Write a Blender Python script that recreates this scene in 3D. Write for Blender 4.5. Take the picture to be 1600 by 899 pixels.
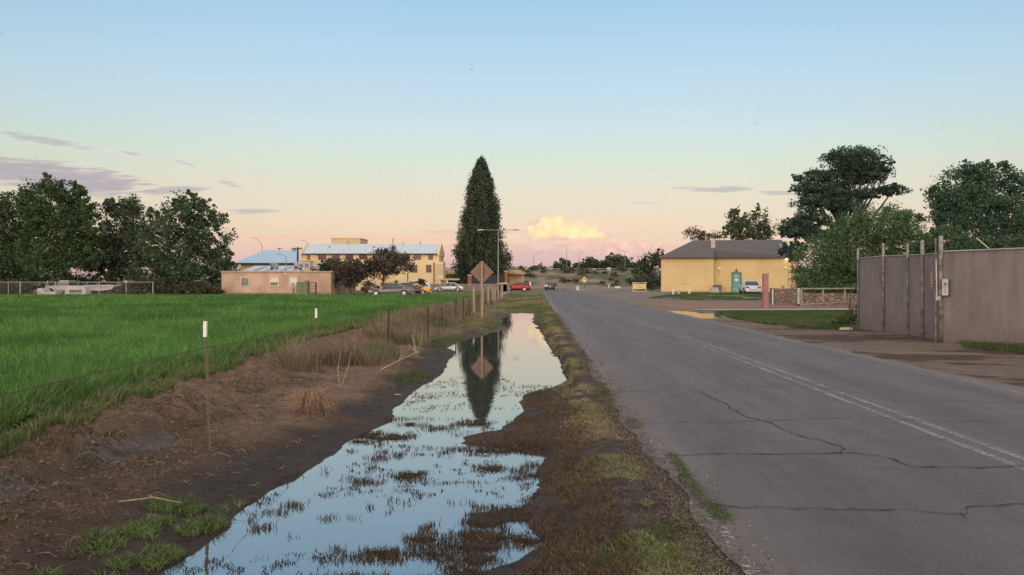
import bpy, math, random
import numpy as np
from math import radians as R, sin, cos, pi, sqrt
from mathutils import Vector

for _o in list(bpy.data.objects): bpy.data.objects.remove(_o)
S = bpy.context.scene
COL = S.collection

# ------------------------------------------------------------------ camera
F = 1200.0; VPX, VPY = 835.0, 440.0; H = 1.65
cd = bpy.data.cameras.new('camera'); cam = bpy.data.objects.new('camera', cd); COL.objects.link(cam)
cam.location = (0, 0, H); cam.rotation_euler = (R(90), 0, 0)
cd.sensor_width = 36; cd.lens = 27
cd.shift_x = -35/1600; cd.shift_y = -9.5/1600
cd.clip_start = 0.1; cd.clip_end = 12000
S.camera = cam

# ------------------------------------------------------------------ exposure
S.view_settings.view_transform = 'Standard'; S.view_settings.look = 'None'
S.view_settings.gamma = 1; S.view_settings.use_curve_mapping = False
S.view_settings.exposure = 0.0

# ------------------------------------------------------------------ world: dusk sky opposite the sunset
SUN_EL, SUN_ROT = 7.0, 205.0
W = bpy.data.worlds.new('World'); S.world = W; W.use_nodes = True
nt = W.node_tree; nt.nodes.clear()
def lin(c): return tuple((x/12.92 if x <= .04045 else ((x+.055)/1.055)**2.4) for x in [v/255 for v in c])
class NB:
    def __init__(s, nt): s.nt = nt
    def n(s, t, **k):
        a = s.nt.nodes.new(t)
        for kk, v in k.items(): setattr(a, kk, v)
        return a
    def _in(s, sock, v):
        if v is None: return
        if isinstance(v, bpy.types.NodeSocket): s.nt.links.new(v, sock)
        elif isinstance(v, (tuple, list)):
            sock.default_value = tuple(v) + ((1,) if len(sock.default_value) == 4 and len(v) == 3 else ())
        else: sock.default_value = v
    def m(s, op, a, b=None, c=None, clamp=False):
        x = s.n('ShaderNodeMath', operation=op); x.use_clamp = clamp
        for i, v in enumerate((a, b, c)):
            if v is not None: s._in(x.inputs[i], v)
        return x.outputs[0]
    def mix(s, f, a, b, blend='MIX'):
        x = s.n('ShaderNodeMix', data_type='RGBA', blend_type=blend)
        s._in(x.inputs[0], f); s._in(x.inputs[6], a); s._in(x.inputs[7], b)
        return x.outputs[2]
    def ss(s, v, a, b):
        x = s.n('ShaderNodeMapRange', interpolation_type='SMOOTHSTEP')
        s._in(x.inputs[0], v); x.inputs[1].default_value = a; x.inputs[2].default_value = b
        return x.outputs[0]
    def xyz(s, a, b, c):
        x = s.n('ShaderNodeCombineXYZ')
        for i, v in enumerate((a, b, c)): s._in(x.inputs[i], v)
        return x.outputs[0]
    def noise(s, vec, scale, detail=5, rough=.55, dist=0.0):
        x = s.n('ShaderNodeTexNoise'); s._in(x.inputs['Vector'], vec)
        x.inputs['Scale'].default_value = scale; x.inputs['Detail'].default_value = detail
        x.inputs['Roughness'].default_value = rough; x.inputs['Distortion'].default_value = dist
        return x.outputs[0]
b = NB(nt)
tc = b.n('ShaderNodeTexCoord'); sp = b.n('ShaderNodeSeparateXYZ'); nt.links.new(tc.outputs['Generated'], sp.inputs[0])
X, Y, Z = sp.outputs
hor = b.m('SQRT', b.m('ADD', b.m('MULTIPLY', X, X), b.m('ADD', b.m('MULTIPLY', Y, Y), 1e-5)))
T = b.m('DIVIDE', Z, hor)                       # tangent of the elevation
yy = b.m('MAXIMUM', Y, 0.02)
A = b.m('DIVIDE', X, yy); TT = b.m('DIVIDE', Z, yy)
ramp = b.n('ShaderNodeValToRGB')
nt.links.new(b.m('DIVIDE', b.m('ADD', T, .05), 1.05, clamp=True), ramp.inputs[0])
stops = [(-.05, (150,128,130)), (-.002, (194,162,168)), (.012, (206,170,174)), (.030, (222,187,181)), (.050, (231,200,179)), (.070, (233,209,184)),
         (.095, (229,215,192)), (.125, (223,219,199)), (.160, (213,223,210)), (.200, (203,221,225)), (.250, (190,216,231)),
         (.310, (176,209,232)), (.370, (163,202,230)), (.50, (184,208,226)), (.85, (238,238,238))]
cr = ramp.color_ramp
while len(cr.elements) < len(stops): cr.elements.new(.5)
for e, (t, c) in zip(cr.elements, stops):
    e.position = (t+.05)/1.05; e.color = lin(c) + (1,)
sky = ramp.outputs[0]
# the sky is deeper and greyer toward the left and right
side = b.ss(b.m('ABSOLUTE', b.m('ADD', A, .02)), .15, 1.1)
sky = b.mix(b.m('MULTIPLY', side, .34), sky, (.45,.60,.65), 'MULTIPLY')
# warm broad belt of dusk light and thin clouds
vec = b.xyz(b.m('MULTIPLY', A, 1.0), b.m('MULTIPLY', TT, 1.0), 0.0)
def blob(ca, ct, ra, rt, tilt=0.0):
    a_ = b.m('DIVIDE', b.m('SUBTRACT', A, ca), ra)
    t_ = b.m('DIVIDE', b.m('SUBTRACT', b.m('SUBTRACT', TT, ct), b.m('MULTIPLY', b.m('SUBTRACT', A, ca), tilt)), rt)
    return b.m('SUBTRACT', 1.0, b.m('ADD', b.m('MULTIPLY', a_, a_), b.m('MULTIPLY', t_, t_)))
def px(u, v): return (u-VPX)/F, (VPY-v)/F
def cl(u, v, ru, rv, tilt=0.0):
    a, t = px(u, v); return blob(a, t, ru/F, rv/F, tilt)
def mx(*v):
    r = v[0]
    for k in v[1:]: r = b.m('MAXIMUM', r, k)
    return r
n_st = b.noise(b.xyz(b.m('MULTIPLY', A, 1.0), b.m('MULTIPLY', TT, 7.0), 3.0), 9.0, 6, .6, .3)
n_st2 = b.noise(b.xyz(b.m('MULTIPLY', A, 1.0), b.m('MULTIPLY', TT, 9.0), 8.0), 26.0, 5, .6)
n_pf = b.noise(vec, 70.0, 6, .62)
vor = b.n('ShaderNodeTexVoronoi', feature='SMOOTH_F1'); nt.links.new(vec, vor.inputs['Vector'])
vor.inputs['Scale'].default_value = 110; vor.inputs['Smoothness'].default_value = .35
puff = b.m('ADD', b.m('MULTIPLY', b.m('SUBTRACT', n_pf, .5), 2.6), b.m('MULTIPLY', b.m('SUBTRACT', .45, vor.outputs[0]), .9))
# low mauve bank under the cumulus
bank = b.m('ADD', cl(880, 412, 260, 34), b.m('MULTIPLY', b.m('SUBTRACT', n_st, .5), 2.2))
sky = b.mix(b.m('MULTIPLY', b.ss(bank, -.1, .8), .55), sky, lin((204,168,180)))
for (u, v, ru, rv, k, c) in ((560, 372, 300, 7, .5, (243,190,160)), (470, 350, 330, 7, .35, (243,206,170)), (960, 350, 150, 9, .4, (244,206,176)),
                             (880, 385, 190, 5, .6, (232,180,172)), (760, 362, 120, 4, .45, (214,176,170)), (600, 392, 260, 10, .4, (236,180,160))):
    f_ = b.m('ADD', cl(u, v, ru, rv), b.m('MULTIPLY', b.m('SUBTRACT', n_st2, .5), 2.4))
    sky = b.mix(b.m('MULTIPLY', b.ss(f_, -.2, 1.0), k), sky, lin(c))
# grey violet streaks
for (u, v, ru, rv, tl, k) in ((70, 274, 170, 27, -.13, .97), (130, 288, 110, 22, -.04, .92), (270, 298, 62, 8, .06, .75), (70, 219, 78, 7, -.17, .6), (0, 262, 110, 14, -.06, .6),
                              (205, 240, 14, 3, -.2, .5), (290, 255, 20, 3, -.2, .4), (360, 288, 22, 4, -.2, .5), (395, 330, 46, 5, 0, .6),
                              (1135, 296, 62, 5, .03, .7), (1215, 302, 40, 4, -.02, .6), (1075, 294, 30, 2.5, 0, .4), (1010, 318, 30, 2, 0, .3)):
    f_ = b.m('ADD', cl(u, v, ru, rv, tl), b.m('MULTIPLY', b.m('SUBTRACT', n_st2, .5), 2.8))
    sky = b.mix(b.m('MULTIPLY', b.ss(f_, -.1, .9), k), sky, lin((178,168,174)))
# cumulus towers catching the last sun
n_lg = b.noise(vec, 34.0, 4, .6)
def vor_(sc):
    v_ = b.n('ShaderNodeTexVoronoi', feature='SMOOTH_F1'); wv_ = b.n('ShaderNodeVectorMath', operation='ADD'); nn_ = b.n('ShaderNodeTexNoise'); nt.links.new(vec, nn_.inputs['Vector']); nn_.inputs['Scale'].default_value = sc*1.5; nn_.inputs['Detail'].default_value = 3
    sc_ = b.n('ShaderNodeVectorMath', operation='SCALE'); nt.links.new(nn_.outputs[1], sc_.inputs[0]); sc_.inputs['Scale'].default_value = .5/sc
    nt.links.new(vec, wv_.inputs[0]); nt.links.new(sc_.outputs[0], wv_.inputs[1]); nt.links.new(wv_.outputs[0], v_.inputs['Vector']); v_.inputs['Scale'].default_value = sc; v_.inputs['Smoothness'].default_value = .25; return v_.outputs[0]
v1_, v2_ = vor_(75), vor_(170)
puff = b.m('ADD', b.m('MULTIPLY', b.m('SUBTRACT', .42, v1_), .7), b.m('ADD', b.m('MULTIPLY', b.m('SUBTRACT', .42, v2_), .45), b.m('MULTIPLY', b.m('SUBTRACT', n_pf, .5), 1.7)))
env = b.m('ADD', cl(885, 366, 95, 30), b.m('MULTIPLY', puff, 1.3))
sky = b.mix(b.m('MULTIPLY', b.ss(env, -.3, 1.1), .55), sky, lin((248,218,194)))
pk = b.m('ADD', mx(cl(985, 387, 54, 17), cl(1026, 396, 40, 14), cl(925, 370, 44, 14), cl(955, 386, 60, 15), cl(905, 384, 60, 8), cl(870, 372, 66, 9), cl(842,354,26,14), cl(1045,402,22,7)), b.m('MULTIPLY', puff, 1.1))
sky = b.mix(b.m('MULTIPLY', b.ss(pk, -.15, .75), .85), sky, b.mix(b.ss(puff, -.3, .5), lin((232,184,176)), lin((250,211,188))))
base = b.ss(b.m('ADD', TT, b.m('MULTIPLY', b.m('SUBTRACT', n_lg, .5), .010)), (VPY-378)/F, (VPY-369)/F)
yl = b.m('ADD', mx(cl(866, 352, 27, 19), cl(846, 362, 24, 15), cl(888, 357, 30, 17), cl(912, 364, 26, 13), cl(934, 369, 16, 8)), b.m('MULTIPLY', puff, .55))
ylm = b.m('MULTIPLY', b.ss(yl, -.12, .38), base)
core = b.m('MULTIPLY', b.ss(yl, .15, 1.35), b.m('MULTIPLY', base, .9))
sky = b.mix(b.m('MULTIPLY', ylm, .9), sky, b.mix(b.ss(puff, -.35, .35), lin((246,212,172)), lin((254,232,186))))
sky = b.mix(core, sky, b.mix(b.ss(puff, -.3, .4), lin((253,230,162)), lin((255,243,188))))
# below the horizon
# the west (behind the camera) glows: the sun has only just gone
west = b.ss(b.m('MULTIPLY', Y, -1.0), -.15, .9)
wl = b.mix(b.ss(T, .0, .9), (3.3, 2.65, 2.1), (1.5, 1.46, 1.42))
sky = b.mix(west, sky, wl)
# zenith light
bg = b.n('ShaderNodeBackground'); nt.links.new(sky, bg.inputs[0]); bg.inputs[1].default_value = 1.0
ns = b.n('ShaderNodeTexSky'); ns.sky_type = 'NISHITA'; ns.sun_disc = False
ns.sun_elevation = R(SUN_EL); ns.sun_rotation = R(SUN_ROT); ns.altitude = 1200
bg2 = b.n('ShaderNodeBackground'); nt.links.new(ns.outputs[0], bg2.inputs[0]); bg2.inputs[1].default_value = 0.012
ad = b.n('ShaderNodeAddShader'); nt.links.new(bg.outputs[0], ad.inputs[0]); nt.links.new(bg2.outputs[0], ad.inputs[1])
wo = b.n('ShaderNodeOutputWorld'); nt.links.new(ad.outputs[0], wo.inputs[0])

sl = bpy.data.lights.new('sun', 'SUN'); so = bpy.data.objects.new('sun', sl); COL.objects.link(so)
sl.energy = 0.55; sl.angle = R(22); sl.color = (1.0, .88, .74)
sd = Vector((sin(R(SUN_ROT))*cos(R(SUN_EL)), cos(R(SUN_ROT))*cos(R(SUN_EL)), sin(R(SUN_EL))))
so.rotation_euler = sd.to_track_quat('Z', 'Y').to_euler()

# ------------------------------------------------------------------ helpers
rng = np.random.default_rng(7)
def P(u, Yd, v=None, z=None):
    """world point at distance Yd that shows at pixel column u (and row v)"""
    return ((u-VPX)*Yd/F, Yd, (H + (VPY-v)*Yd/F) if v is not None else (z or 0.0))
def GX(u, Yd): return (u-VPX)*Yd/F
def ZV(v, Yd): return H + (VPY-v)*Yd/F
def _h(ix, iy, seed):
    n = (ix.astype(np.int64)*374761393 + iy.astype(np.int64)*668265263 + seed*974634777) & 0xffffffff
    n = ((n ^ (n >> 13))*1274126177) & 0xffffffff
    n = n ^ (n >> 16)
    return (n & 0xffffff)/float(0xffffff)
def vn(x, y, sc, seed=0):
    x = np.asarray(x, float)/sc; y = np.asarray(y, float)/sc
    ix = np.floor(x); iy = np.floor(y); fx = x-ix; fy = y-iy
    fx = fx*fx*(3-2*fx); fy = fy*fy*(3-2*fy)
    a = _h(ix, iy, seed); b_ = _h(ix+1, iy, seed); c = _h(ix, iy+1, seed); d = _h(ix+1, iy+1, seed)
    return (a*(1-fx)+b_*fx)*(1-fy) + (c*(1-fx)+d*fx)*fy
def fb(x, y, sc, o=4, seed=0):
    r = 0; a = 1; s = 0
    for i in range(o):
        r = r + a*vn(x, y, sc/2**i, seed+i*17); s += a; a *= .55
    return r/s
def sm(x, a, b_):
    t = np.clip((np.asarray(x, float)-a)/(b_-a), 0, 1); return t*t*(3-2*t)

MATS = {}
def mat(name, col, rough=.8, nscale=None, namt=.25, bump=0.0, bscale=None, metal=0.0, spec=.3, attr=False, col2=None, emit=None, stretch=None, trans=0.0):
    if name in MATS: return MATS[name]
    m = bpy.data.materials.new(name); m.use_nodes = True; t = m.node_tree; t.nodes.clear(); q = NB(t)
    out = q.n('ShaderNodeOutputMaterial'); p = q.n('ShaderNodeBsdfPrincipled'); t.links.new(p.outputs[0], out.inputs[0])
    p.inputs['Roughness'].default_value = rough; p.inputs['Metallic'].default_value = metal
    p.inputs['Specular IOR Level'].default_value = spec
    co = q.n('ShaderNodeTexCoord').outputs['Object']
    if stretch:
        mp = q.n('ShaderNodeMapping'); t.links.new(co, mp.inputs[0]); mp.inputs['Scale'].default_value = stretch; co = mp.outputs[0]
    c = tuple(col)
    if attr:
        a = q.n('ShaderNodeAttribute'); a.attribute_name = 'Col'; c = a.outputs['Color']
    if nscale is None: nscale = 2.0
    n1 = q.noise(co, nscale, 6, .6); n2 = q.noise(co, nscale*7.3, 4, .6)
    f_ = q.m('ADD', q.m('MULTIPLY', n1, .65), q.m('MULTIPLY', n2, .35))
    k = q.m('ADD', 1-namt, q.m('MULTIPLY', q.ss(f_, .3, .7), 2*namt))
    if col2 is not None: c = q.mix(q.ss(n1, .42, .62), c, col2)
    cc = q.mix(1.0, c, q.xyz(k, k, k), 'MULTIPLY')
    t.links.new(cc, p.inputs['Base Color'])
    if bump:
        bp = q.n('ShaderNodeBump'); bp.inputs['Strength'].default_value = bump; bp.inputs['Distance'].default_value = .02
        t.links.new(q.noise(co, bscale or nscale*10, 5, .65), bp.inputs['Height']); t.links.new(bp.outputs[0], p.inputs['Normal'])
    if emit: p.inputs['Emission Color'].default_value = tuple(emit[:3])+(1,); p.inputs['Emission Strength'].default_value = emit[3]
    if trans:
        tr = q.n('ShaderNodeBsdfTranslucent'); t.links.new(cc, tr.inputs[0]); ms = q.n('ShaderNodeMixShader'); ms.inputs[0].default_value = trans
        t.links.new(p.outputs[0], ms.inputs[1]); t.links.new(tr.outputs[0], ms.inputs[2]); t.links.new(ms.outputs[0], out.inputs[0])
    MATS[name] = m; return m

def link(o, parent=None):
    COL.objects.link(o)
    if parent is not None: o.parent = parent
    return o
def tag(o, label=None, cat=None, group=None, kind=None):
    if label: o['label'] = label
    if cat: o['category'] = cat
    if group: o['group'] = group
    if kind: o['kind'] = kind
    return o
def thing(name, label, cat, loc=(0,0,0), rz=0.0, group=None):
    o = bpy.data.objects.new(name, None); o.location = loc; o.rotation_euler = (0,0,rz); o.empty_display_size = .3
    link(o); return tag(o, label, cat, group)
def npmesh(name, V, Fc, m, parent=None, col=None, smooth=False):
    V = np.asarray(V, np.float32); Fc = np.asarray(Fc, np.int32); k = Fc.shape[1]
    me = bpy.data.meshes.new(name); me.vertices.add(len(V)); me.vertices.foreach_set('co', V.ravel())
    me.loops.add(Fc.size); me.loops.foreach_set('vertex_index', Fc.ravel())
    me.polygons.add(len(Fc)); me.polygons.foreach_set('loop_start', np.arange(0, Fc.size, k, dtype=np.int32))
    me.polygons.foreach_set('loop_total', np.full(len(Fc), k, np.int32))
    if smooth: me.polygons.foreach_set('use_smooth', np.ones(len(Fc), bool))
    me.update(calc_edges=True)
    if col is not None:
        ca = me.color_attributes.new('Col', 'FLOAT_COLOR', 'POINT')
        c4 = np.ones((len(V), 4), np.float32); c4[:, :3] = col; ca.data.foreach_set('color', c4.ravel())
    if m: me.materials.append(m)
    return link(bpy.data.objects.new(name, me), parent)
class MB:
    """collects shapes and links them as one mesh"""
    def __init__(s): s.v = []; s.f = []
    def add(s, vs, fs):
        o = len(s.v); s.v += [tuple(p) for p in vs]; s.f += [tuple(i+o for i in f) for f in fs]; return s
    def box(s, c, d, rz=0.0, taper=1.0, rx=0.0):
        x, y, z = (k/2 for k in d); vs = []
        for sz in (-1, 1):
            t = taper if sz > 0 else 1
            for sx, sy in ((-1,-1),(1,-1),(1,1),(-1,1)):
                px_, py_, pz_ = sx*x*t, sy*y*t, sz*z
                py_, pz_ = py_*cos(rx)-pz_*sin(rx), py_*sin(rx)+pz_*cos(rx)
                vs.append((c[0]+px_*cos(rz)-py_*sin(rz), c[1]+px_*sin(rz)+py_*cos(rz), c[2]+pz_))
        return s.add(vs, [(3,2,1,0),(4,5,6,7),(0,1,5,4),(1,2,6,5),(2,3,7,6),(3,0,4,7)])
    def b2(s, x0, x1, y0, y1, z0, z1): return s.box(((x0+x1)/2,(y0+y1)/2,(z0+z1)/2), (x1-x0,y1-y0,z1-z0))
    def tube(s, pts, rad, n=8, cap=True):
        pts = [Vector(p) for p in pts]
        if not isinstance(rad, (list, tuple)): rad = [rad]*len(pts)
        vs = []; fs = []
        for i, p in enumerate(pts):
            d = (pts[min(i+1, len(pts)-1)]-pts[max(i-1, 0)]).normalized()
            u = d.cross(Vector((0,0,1)) if abs(d.z) < .9 else Vector((1,0,0))).normalized(); w = d.cross(u)
            for k in range(n):
                a = 2*pi*k/n; vs.append(p + (u*cos(a)+w*sin(a))*rad[i])
        for i in range(len(pts)-1):
            for k in range(n):
                fs.append((i*n+k, i*n+(k+1) % n, (i+1)*n+(k+1) % n, (i+1)*n+k))
        if cap: fs.append(tuple(range(n))[::-1]); fs.append(tuple((len(pts)-1)*n+k for k in range(n)))
        return s.add(vs, fs)
    def prism(s, poly, axis, a0, a1):
        """poly: 2-D points; axis 'x': (y,z) outline, 'y': (x,z) outline, 'z': (x,y) outline"""
        n = len(poly); f = {'x': lambda p, a: (a, p[0], p[1]), 'y': lambda p, a: (p[0], a, p[1]), 'z': lambda p, a: (p[0], p[1], a)}[axis]
        vs = [f(p, a0) for p in poly] + [f(p, a1) for p in poly]
        return s.add(vs, [tuple(range(n))[::-1], tuple(range(n, 2*n))] + [(i, (i+1) % n, n+(i+1) % n, n+i) for i in range(n)])
    def quad(s, *p): return s.add(p, [tuple(range(len(p)))])
    def build(s, name, m, parent=None, smooth=False, bevel=0.0):
        me = bpy.data.meshes.new(name); me.from_pydata(s.v, [], s.f)
        import bmesh
        bm = bmesh.new(); bm.from_mesh(me); bmesh.ops.recalc_face_normals(bm, faces=bm.faces[:])
        bm.normal_update()
        if max(v.co.z for v in bm.verts)-min(v.co.z for v in bm.verts) < .2 and len(bm.faces) == 1 and bm.faces[:][0].normal.z < 0: bmesh.ops.reverse_faces(bm, faces=bm.faces[:])
        bm.to_mesh(me); bm.free()
        if smooth:
            for p in me.polygons: p.use_smooth = True
        if m: me.materials.append(m)
        o = link(bpy.data.objects.new(name, me), parent)
        if bevel:
            bv = o.modifiers.new('bevel', 'BEVEL'); bv.width = bevel; bv.segments = 2; bv.limit_method = 'ANGLE'
        return o

# ------------------------------------------------------------------ the ground
WZ = -0.20
yl_k = [0, 4.84, 6.3, 7.8, 9.7, 12.3, 16.4, 20, 21.5, 23.5, 29.6, 36, 44, 47, 48.5]
yl_x = [-2.5, -2.28, -2.30, -2.17, -1.99, -1.95, -1.85, -2.0, -2.5, -2.25, -1.15, -1.5, -1.55, -1.1, -.75]
yr_k = [0, 4.84, 5.4, 6.17, 6.9, 7.6, 8.4, 8.75, 9.15, 9.6, 10.1, 11, 12.7, 13.4, 14.5, 18.5, 22, 27.8, 35, 44, 47, 48.5]
yr_x = [-.25, -.32, -.02, -.22, .05, -.05, .10, -.78, -.72, -.35, -.28, -.12, -.08, .52, .56, .56, .35, .25, -.08, -.02, -.2, -.75]
cr_k = [0, 5, 7, 11, 17, 28, 45, 80]; cr_x = [-4.2, -4.25, -4.42, -4.85, -5.3, -5.2, -4.8, -4.6]
def crest(y): return np.interp(y, cr_k, cr_x)
def wedge(x, y):
    w1 = (fb(x, y*.55, .8, 4, 5)-.5)*.55 + (vn(x, y*.5, .12, 31)-.5)*.10
    xl = np.interp(y, yl_k, yl_x); xr = np.interp(y, yr_k, yr_x)
    return np.minimum(x-xl, xr-x) + w1*np.where(x < -1, .55, .75)
def tuss(x, y):      # emergent tussocks in the shallows
    n = fb(x*.75, y*1.15, .30, 3, 77); g = fb(x, y, 1.2, 2, 41)
    e = sm(x, -2.1, -.3)*sm(y, 10.8, 8.5)
    return (n + .22*(g-.5) + .02*e - .020)*sm(y, 11.4, 10.2)
def ground(x, y, detail=True):
    x = np.asarray(x, float); y = np.asarray(y, float)
    d = wedge(x, y); e = -d
    inland = sm(y, 49.5, 47.5)
    # the ditch bed and its banks
    bed = WZ - .012 - .08*sm(d, 0, .5)
    t_ = tuss(x, y); bed = bed + sm(t_ + (vn(x, y, .09, 43)-.5)*.12, .64, .76)*(.02+.078*sm(d, 0, .4))
    xc = crest(y)
    left = WZ + .012*sm(e, 0, .08) + .10*sm(e, .05, 1.3)
    left = left - .07*np.exp(-((x+3.95)/.22)**2)*sm(y, 9.5, 8.2) + .30*np.exp(-((x-xc)/.62)**2)*(1-.3*sm(y, 20, 50)) + .10*sm(x, xc+.2, xc-.6)
    right = WZ + .02*sm(e, 0, .08) + (.19 + .0*x)*sm(x, np.interp(y, yr_k, yr_x), .8)
    z = np.where(d > 0, bed, np.where(x < -.9, left, right))
    flat = np.where(x < -2.8, 0.10*sm(x, -3.4, -6.5) - .08, -.05 + .05*sm(x, -1, 1.0))
    zf = z*inland + flat*(1-inland)
    if detail:
        dn = (fb(x, y, .55, 4, 3)-.5)*.09 + (fb(x, y, .17, 3, 9)-.5)*.075
        berm = np.exp(-((x-xc)/.9)**2)
        m_ = np.where(d > 0, .12, .5 + 1.7*berm)*(1-.8*np.exp(-((x+3.95)/.2)**2)*sm(y, 9, 8))*sm(x, .92, .6)*np.clip(sm(e, 0, .35)+.12, 0, 1)
        zf = zf + dn*m_
    # the road shelf, flat
    rd = sm(x, .60, .86)
    zf = zf*(1-rd) + (-.006)*rd
    far = sm(x, 7.5, 8.6)
    rgt = -.01 + (fb(x, y, 1.6, 3, 21)-.5)*.07 + (fb(x, y, .4, 3, 22)-.5)*.03*sm(y, 50, 20)
    rgt = rgt + .30*sm(x, 7, 14)*sm(y, 52, 88)
    pd = 1-((x-8.0)/1.55)**2-((y-40.2)/5.6)**2 + (vn(x, y, .9, 6)-.5)*.6
    rgt = rgt - .12*sm(pd, -.1, .5)
    zf = np.where(x > 7.3, (-.006)*(1-sm(x, 7.3, 7.7)) + rgt*sm(x, 7.3, 7.7), zf)
    # fade every swell out far away
    ff = sm(np.abs(x), 120, 60)*sm(y, 200, 140)
    return zf*ff + (-.006)*(1-ff)

def axis(parts):
    out = []
    for a, b_, n in parts: out += list(np.linspace(a, b_, n, endpoint=False))
    return np.array(out + [parts[-1][1]])
xs = np.concatenate([-np.geomspace(5000, 9, 34), axis([(-8.6, -6, 14), (-6, 1.1, 250), (1.1, 7.3, 12), (7.3, 18, 110), (18, 40, 40)]), np.geomspace(42, 5000, 26)])
ys = np.concatenate([[-400, -100, -30, -8, 0, 2.5], np.geomspace(3.4, 60, 640), np.geomspace(61, 200, 60), np.geomspace(215, 6000, 24)])
GX_, GY_ = np.meshgrid(xs, ys)
GZ_ = ground(GX_, GY_)
nx, ny = len(xs), len(ys)
idx = np.arange(nx*ny).reshape(ny, nx)
quads = np.stack([idx[:-1,:-1].ravel(), idx[:-1,1:].ravel(), idx[1:,1:].ravel(), idx[1:,:-1].ravel()], 1)
def C(*a): return np.array(a, float)
def mixc(a, b_, t): return a*(1-t[..., None]) + b_*t[..., None]
x, y = GX_, GY_
d = wedge(x, y); e = -d
dry = mixc(C(.21,.128,.086), C(.29,.183,.126), fb(x, y, 1.3, 4, 50))
mud = mixc(C(.036,.024,.019), C(.078,.051,.040), fb(x, y, .7, 4, 51))
xc = crest(y)
wetm = sm(e + (fb(x, y, .9, 3, 52)-.5)*1.0, 1.25, .40)
furrow = np.exp(-((x+3.95)/.34)**2)*sm(y, 11, 8)
colr = mixc(dry, mud, np.clip(np.maximum(wetm, furrow*.45), 0, 1))
near_l = sm(y, 10, 7)*sm(x, -4.6, -3.6); colr = mixc(colr, mud*1.25, near_l*.6)
silt = np.exp(-((x+3.95-(vn(x, y, .8, 97)-.5)*.2)/.15)**2)*(sm(y, 6.7, 7.1)*sm(y, 8.6, 8.1) + .8*sm(y, 5.0, 5.3)*sm(y, 6.3, 5.8))
colr = mixc(colr, np.broadcast_to(C(.165,.132,.122), colr.shape), np.clip(silt*1.6, 0, .95))
# right verge: brown grey dirt
vr = mixc(C(.085,.060,.050), C(.135,.100,.084), fb(x, y, .8, 4, 53))
edge_r = np.interp(y, yr_k, yr_x)
rv = sm(x, edge_r+.1, edge_r+.75)*(x > -.9)
colr = np.where((x > -.9)[..., None], mixc(mud*1.15, vr, rv), colr)
# thin grass tint on the verge and past the end of the ditch
gv = sm(fb(x, y*.6, .9, 4, 54), .50, .62)*sm(y, 14, 26)*sm(x, -3.4, -2.8)*sm(x, 1.1, .8)
colr = mixc(colr, C(.14,.15,.062), gv*.75)
strawy = sm(y, 40, 50)*sm(x, -3.6, -3.0)*sm(x, 1.1, .9)
tan = mixc(C(.25,.19,.12), C(.16,.15,.07), sm(fb(x*.4, y*.25, 2.0, 3, 55), .4, .6))
colr = mixc(colr, tan, strawy*.8)
# field floor
fl = sm(x, xc-.2, xc-.9)
colr = mixc(colr, C(.10,.085,.045), fl*.8)
fg = sm(x, -5.5, -6.5)*sm(y, 74, 78)
colr = mixc(colr, mixc(C(.16,.14,.075), C(.07,.11,.035), sm(fb(x, y*.5, 3, 3, 56), .4, .6)), fg)
# right side: gravelly shoulder, red drive, far lots
rs = mixc(C(.185,.132,.108), C(.26,.19,.155), fb(x, y, 1.1, 4, 57))
dark = sm(fb(x*.6, y*1.5, 1.3, 5, 58), .50, .60)*sm(y, 36, 26)
rs = mixc(rs, C(.085,.052,.040), dark*.9)
red = sm(y, 43, 47)*sm(y, 66, 58)*sm(x, 8.2, 9.4)
rs = mixc(rs, mixc(C(.25,.145,.115), C(.31,.19,.15), fb(x, y, 2, 3, 59)), red)
lot = sm(y, 60, 66)*sm(x, 7.4, 8.5)
rs = mixc(rs, mixc(C(.24,.19,.16), C(.19,.155,.14), fb(x, y, 5, 3, 60)), lot)
colr = np.where((x > 7.0)[..., None], rs, colr)
farm = sm(y, 120, 200)
colr = mixc(colr, np.broadcast_to(C(.22,.17,.13), colr.shape), farm)
V = np.stack([GX_.ravel(), GY_.ravel(), GZ_.ravel()], 1)
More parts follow.
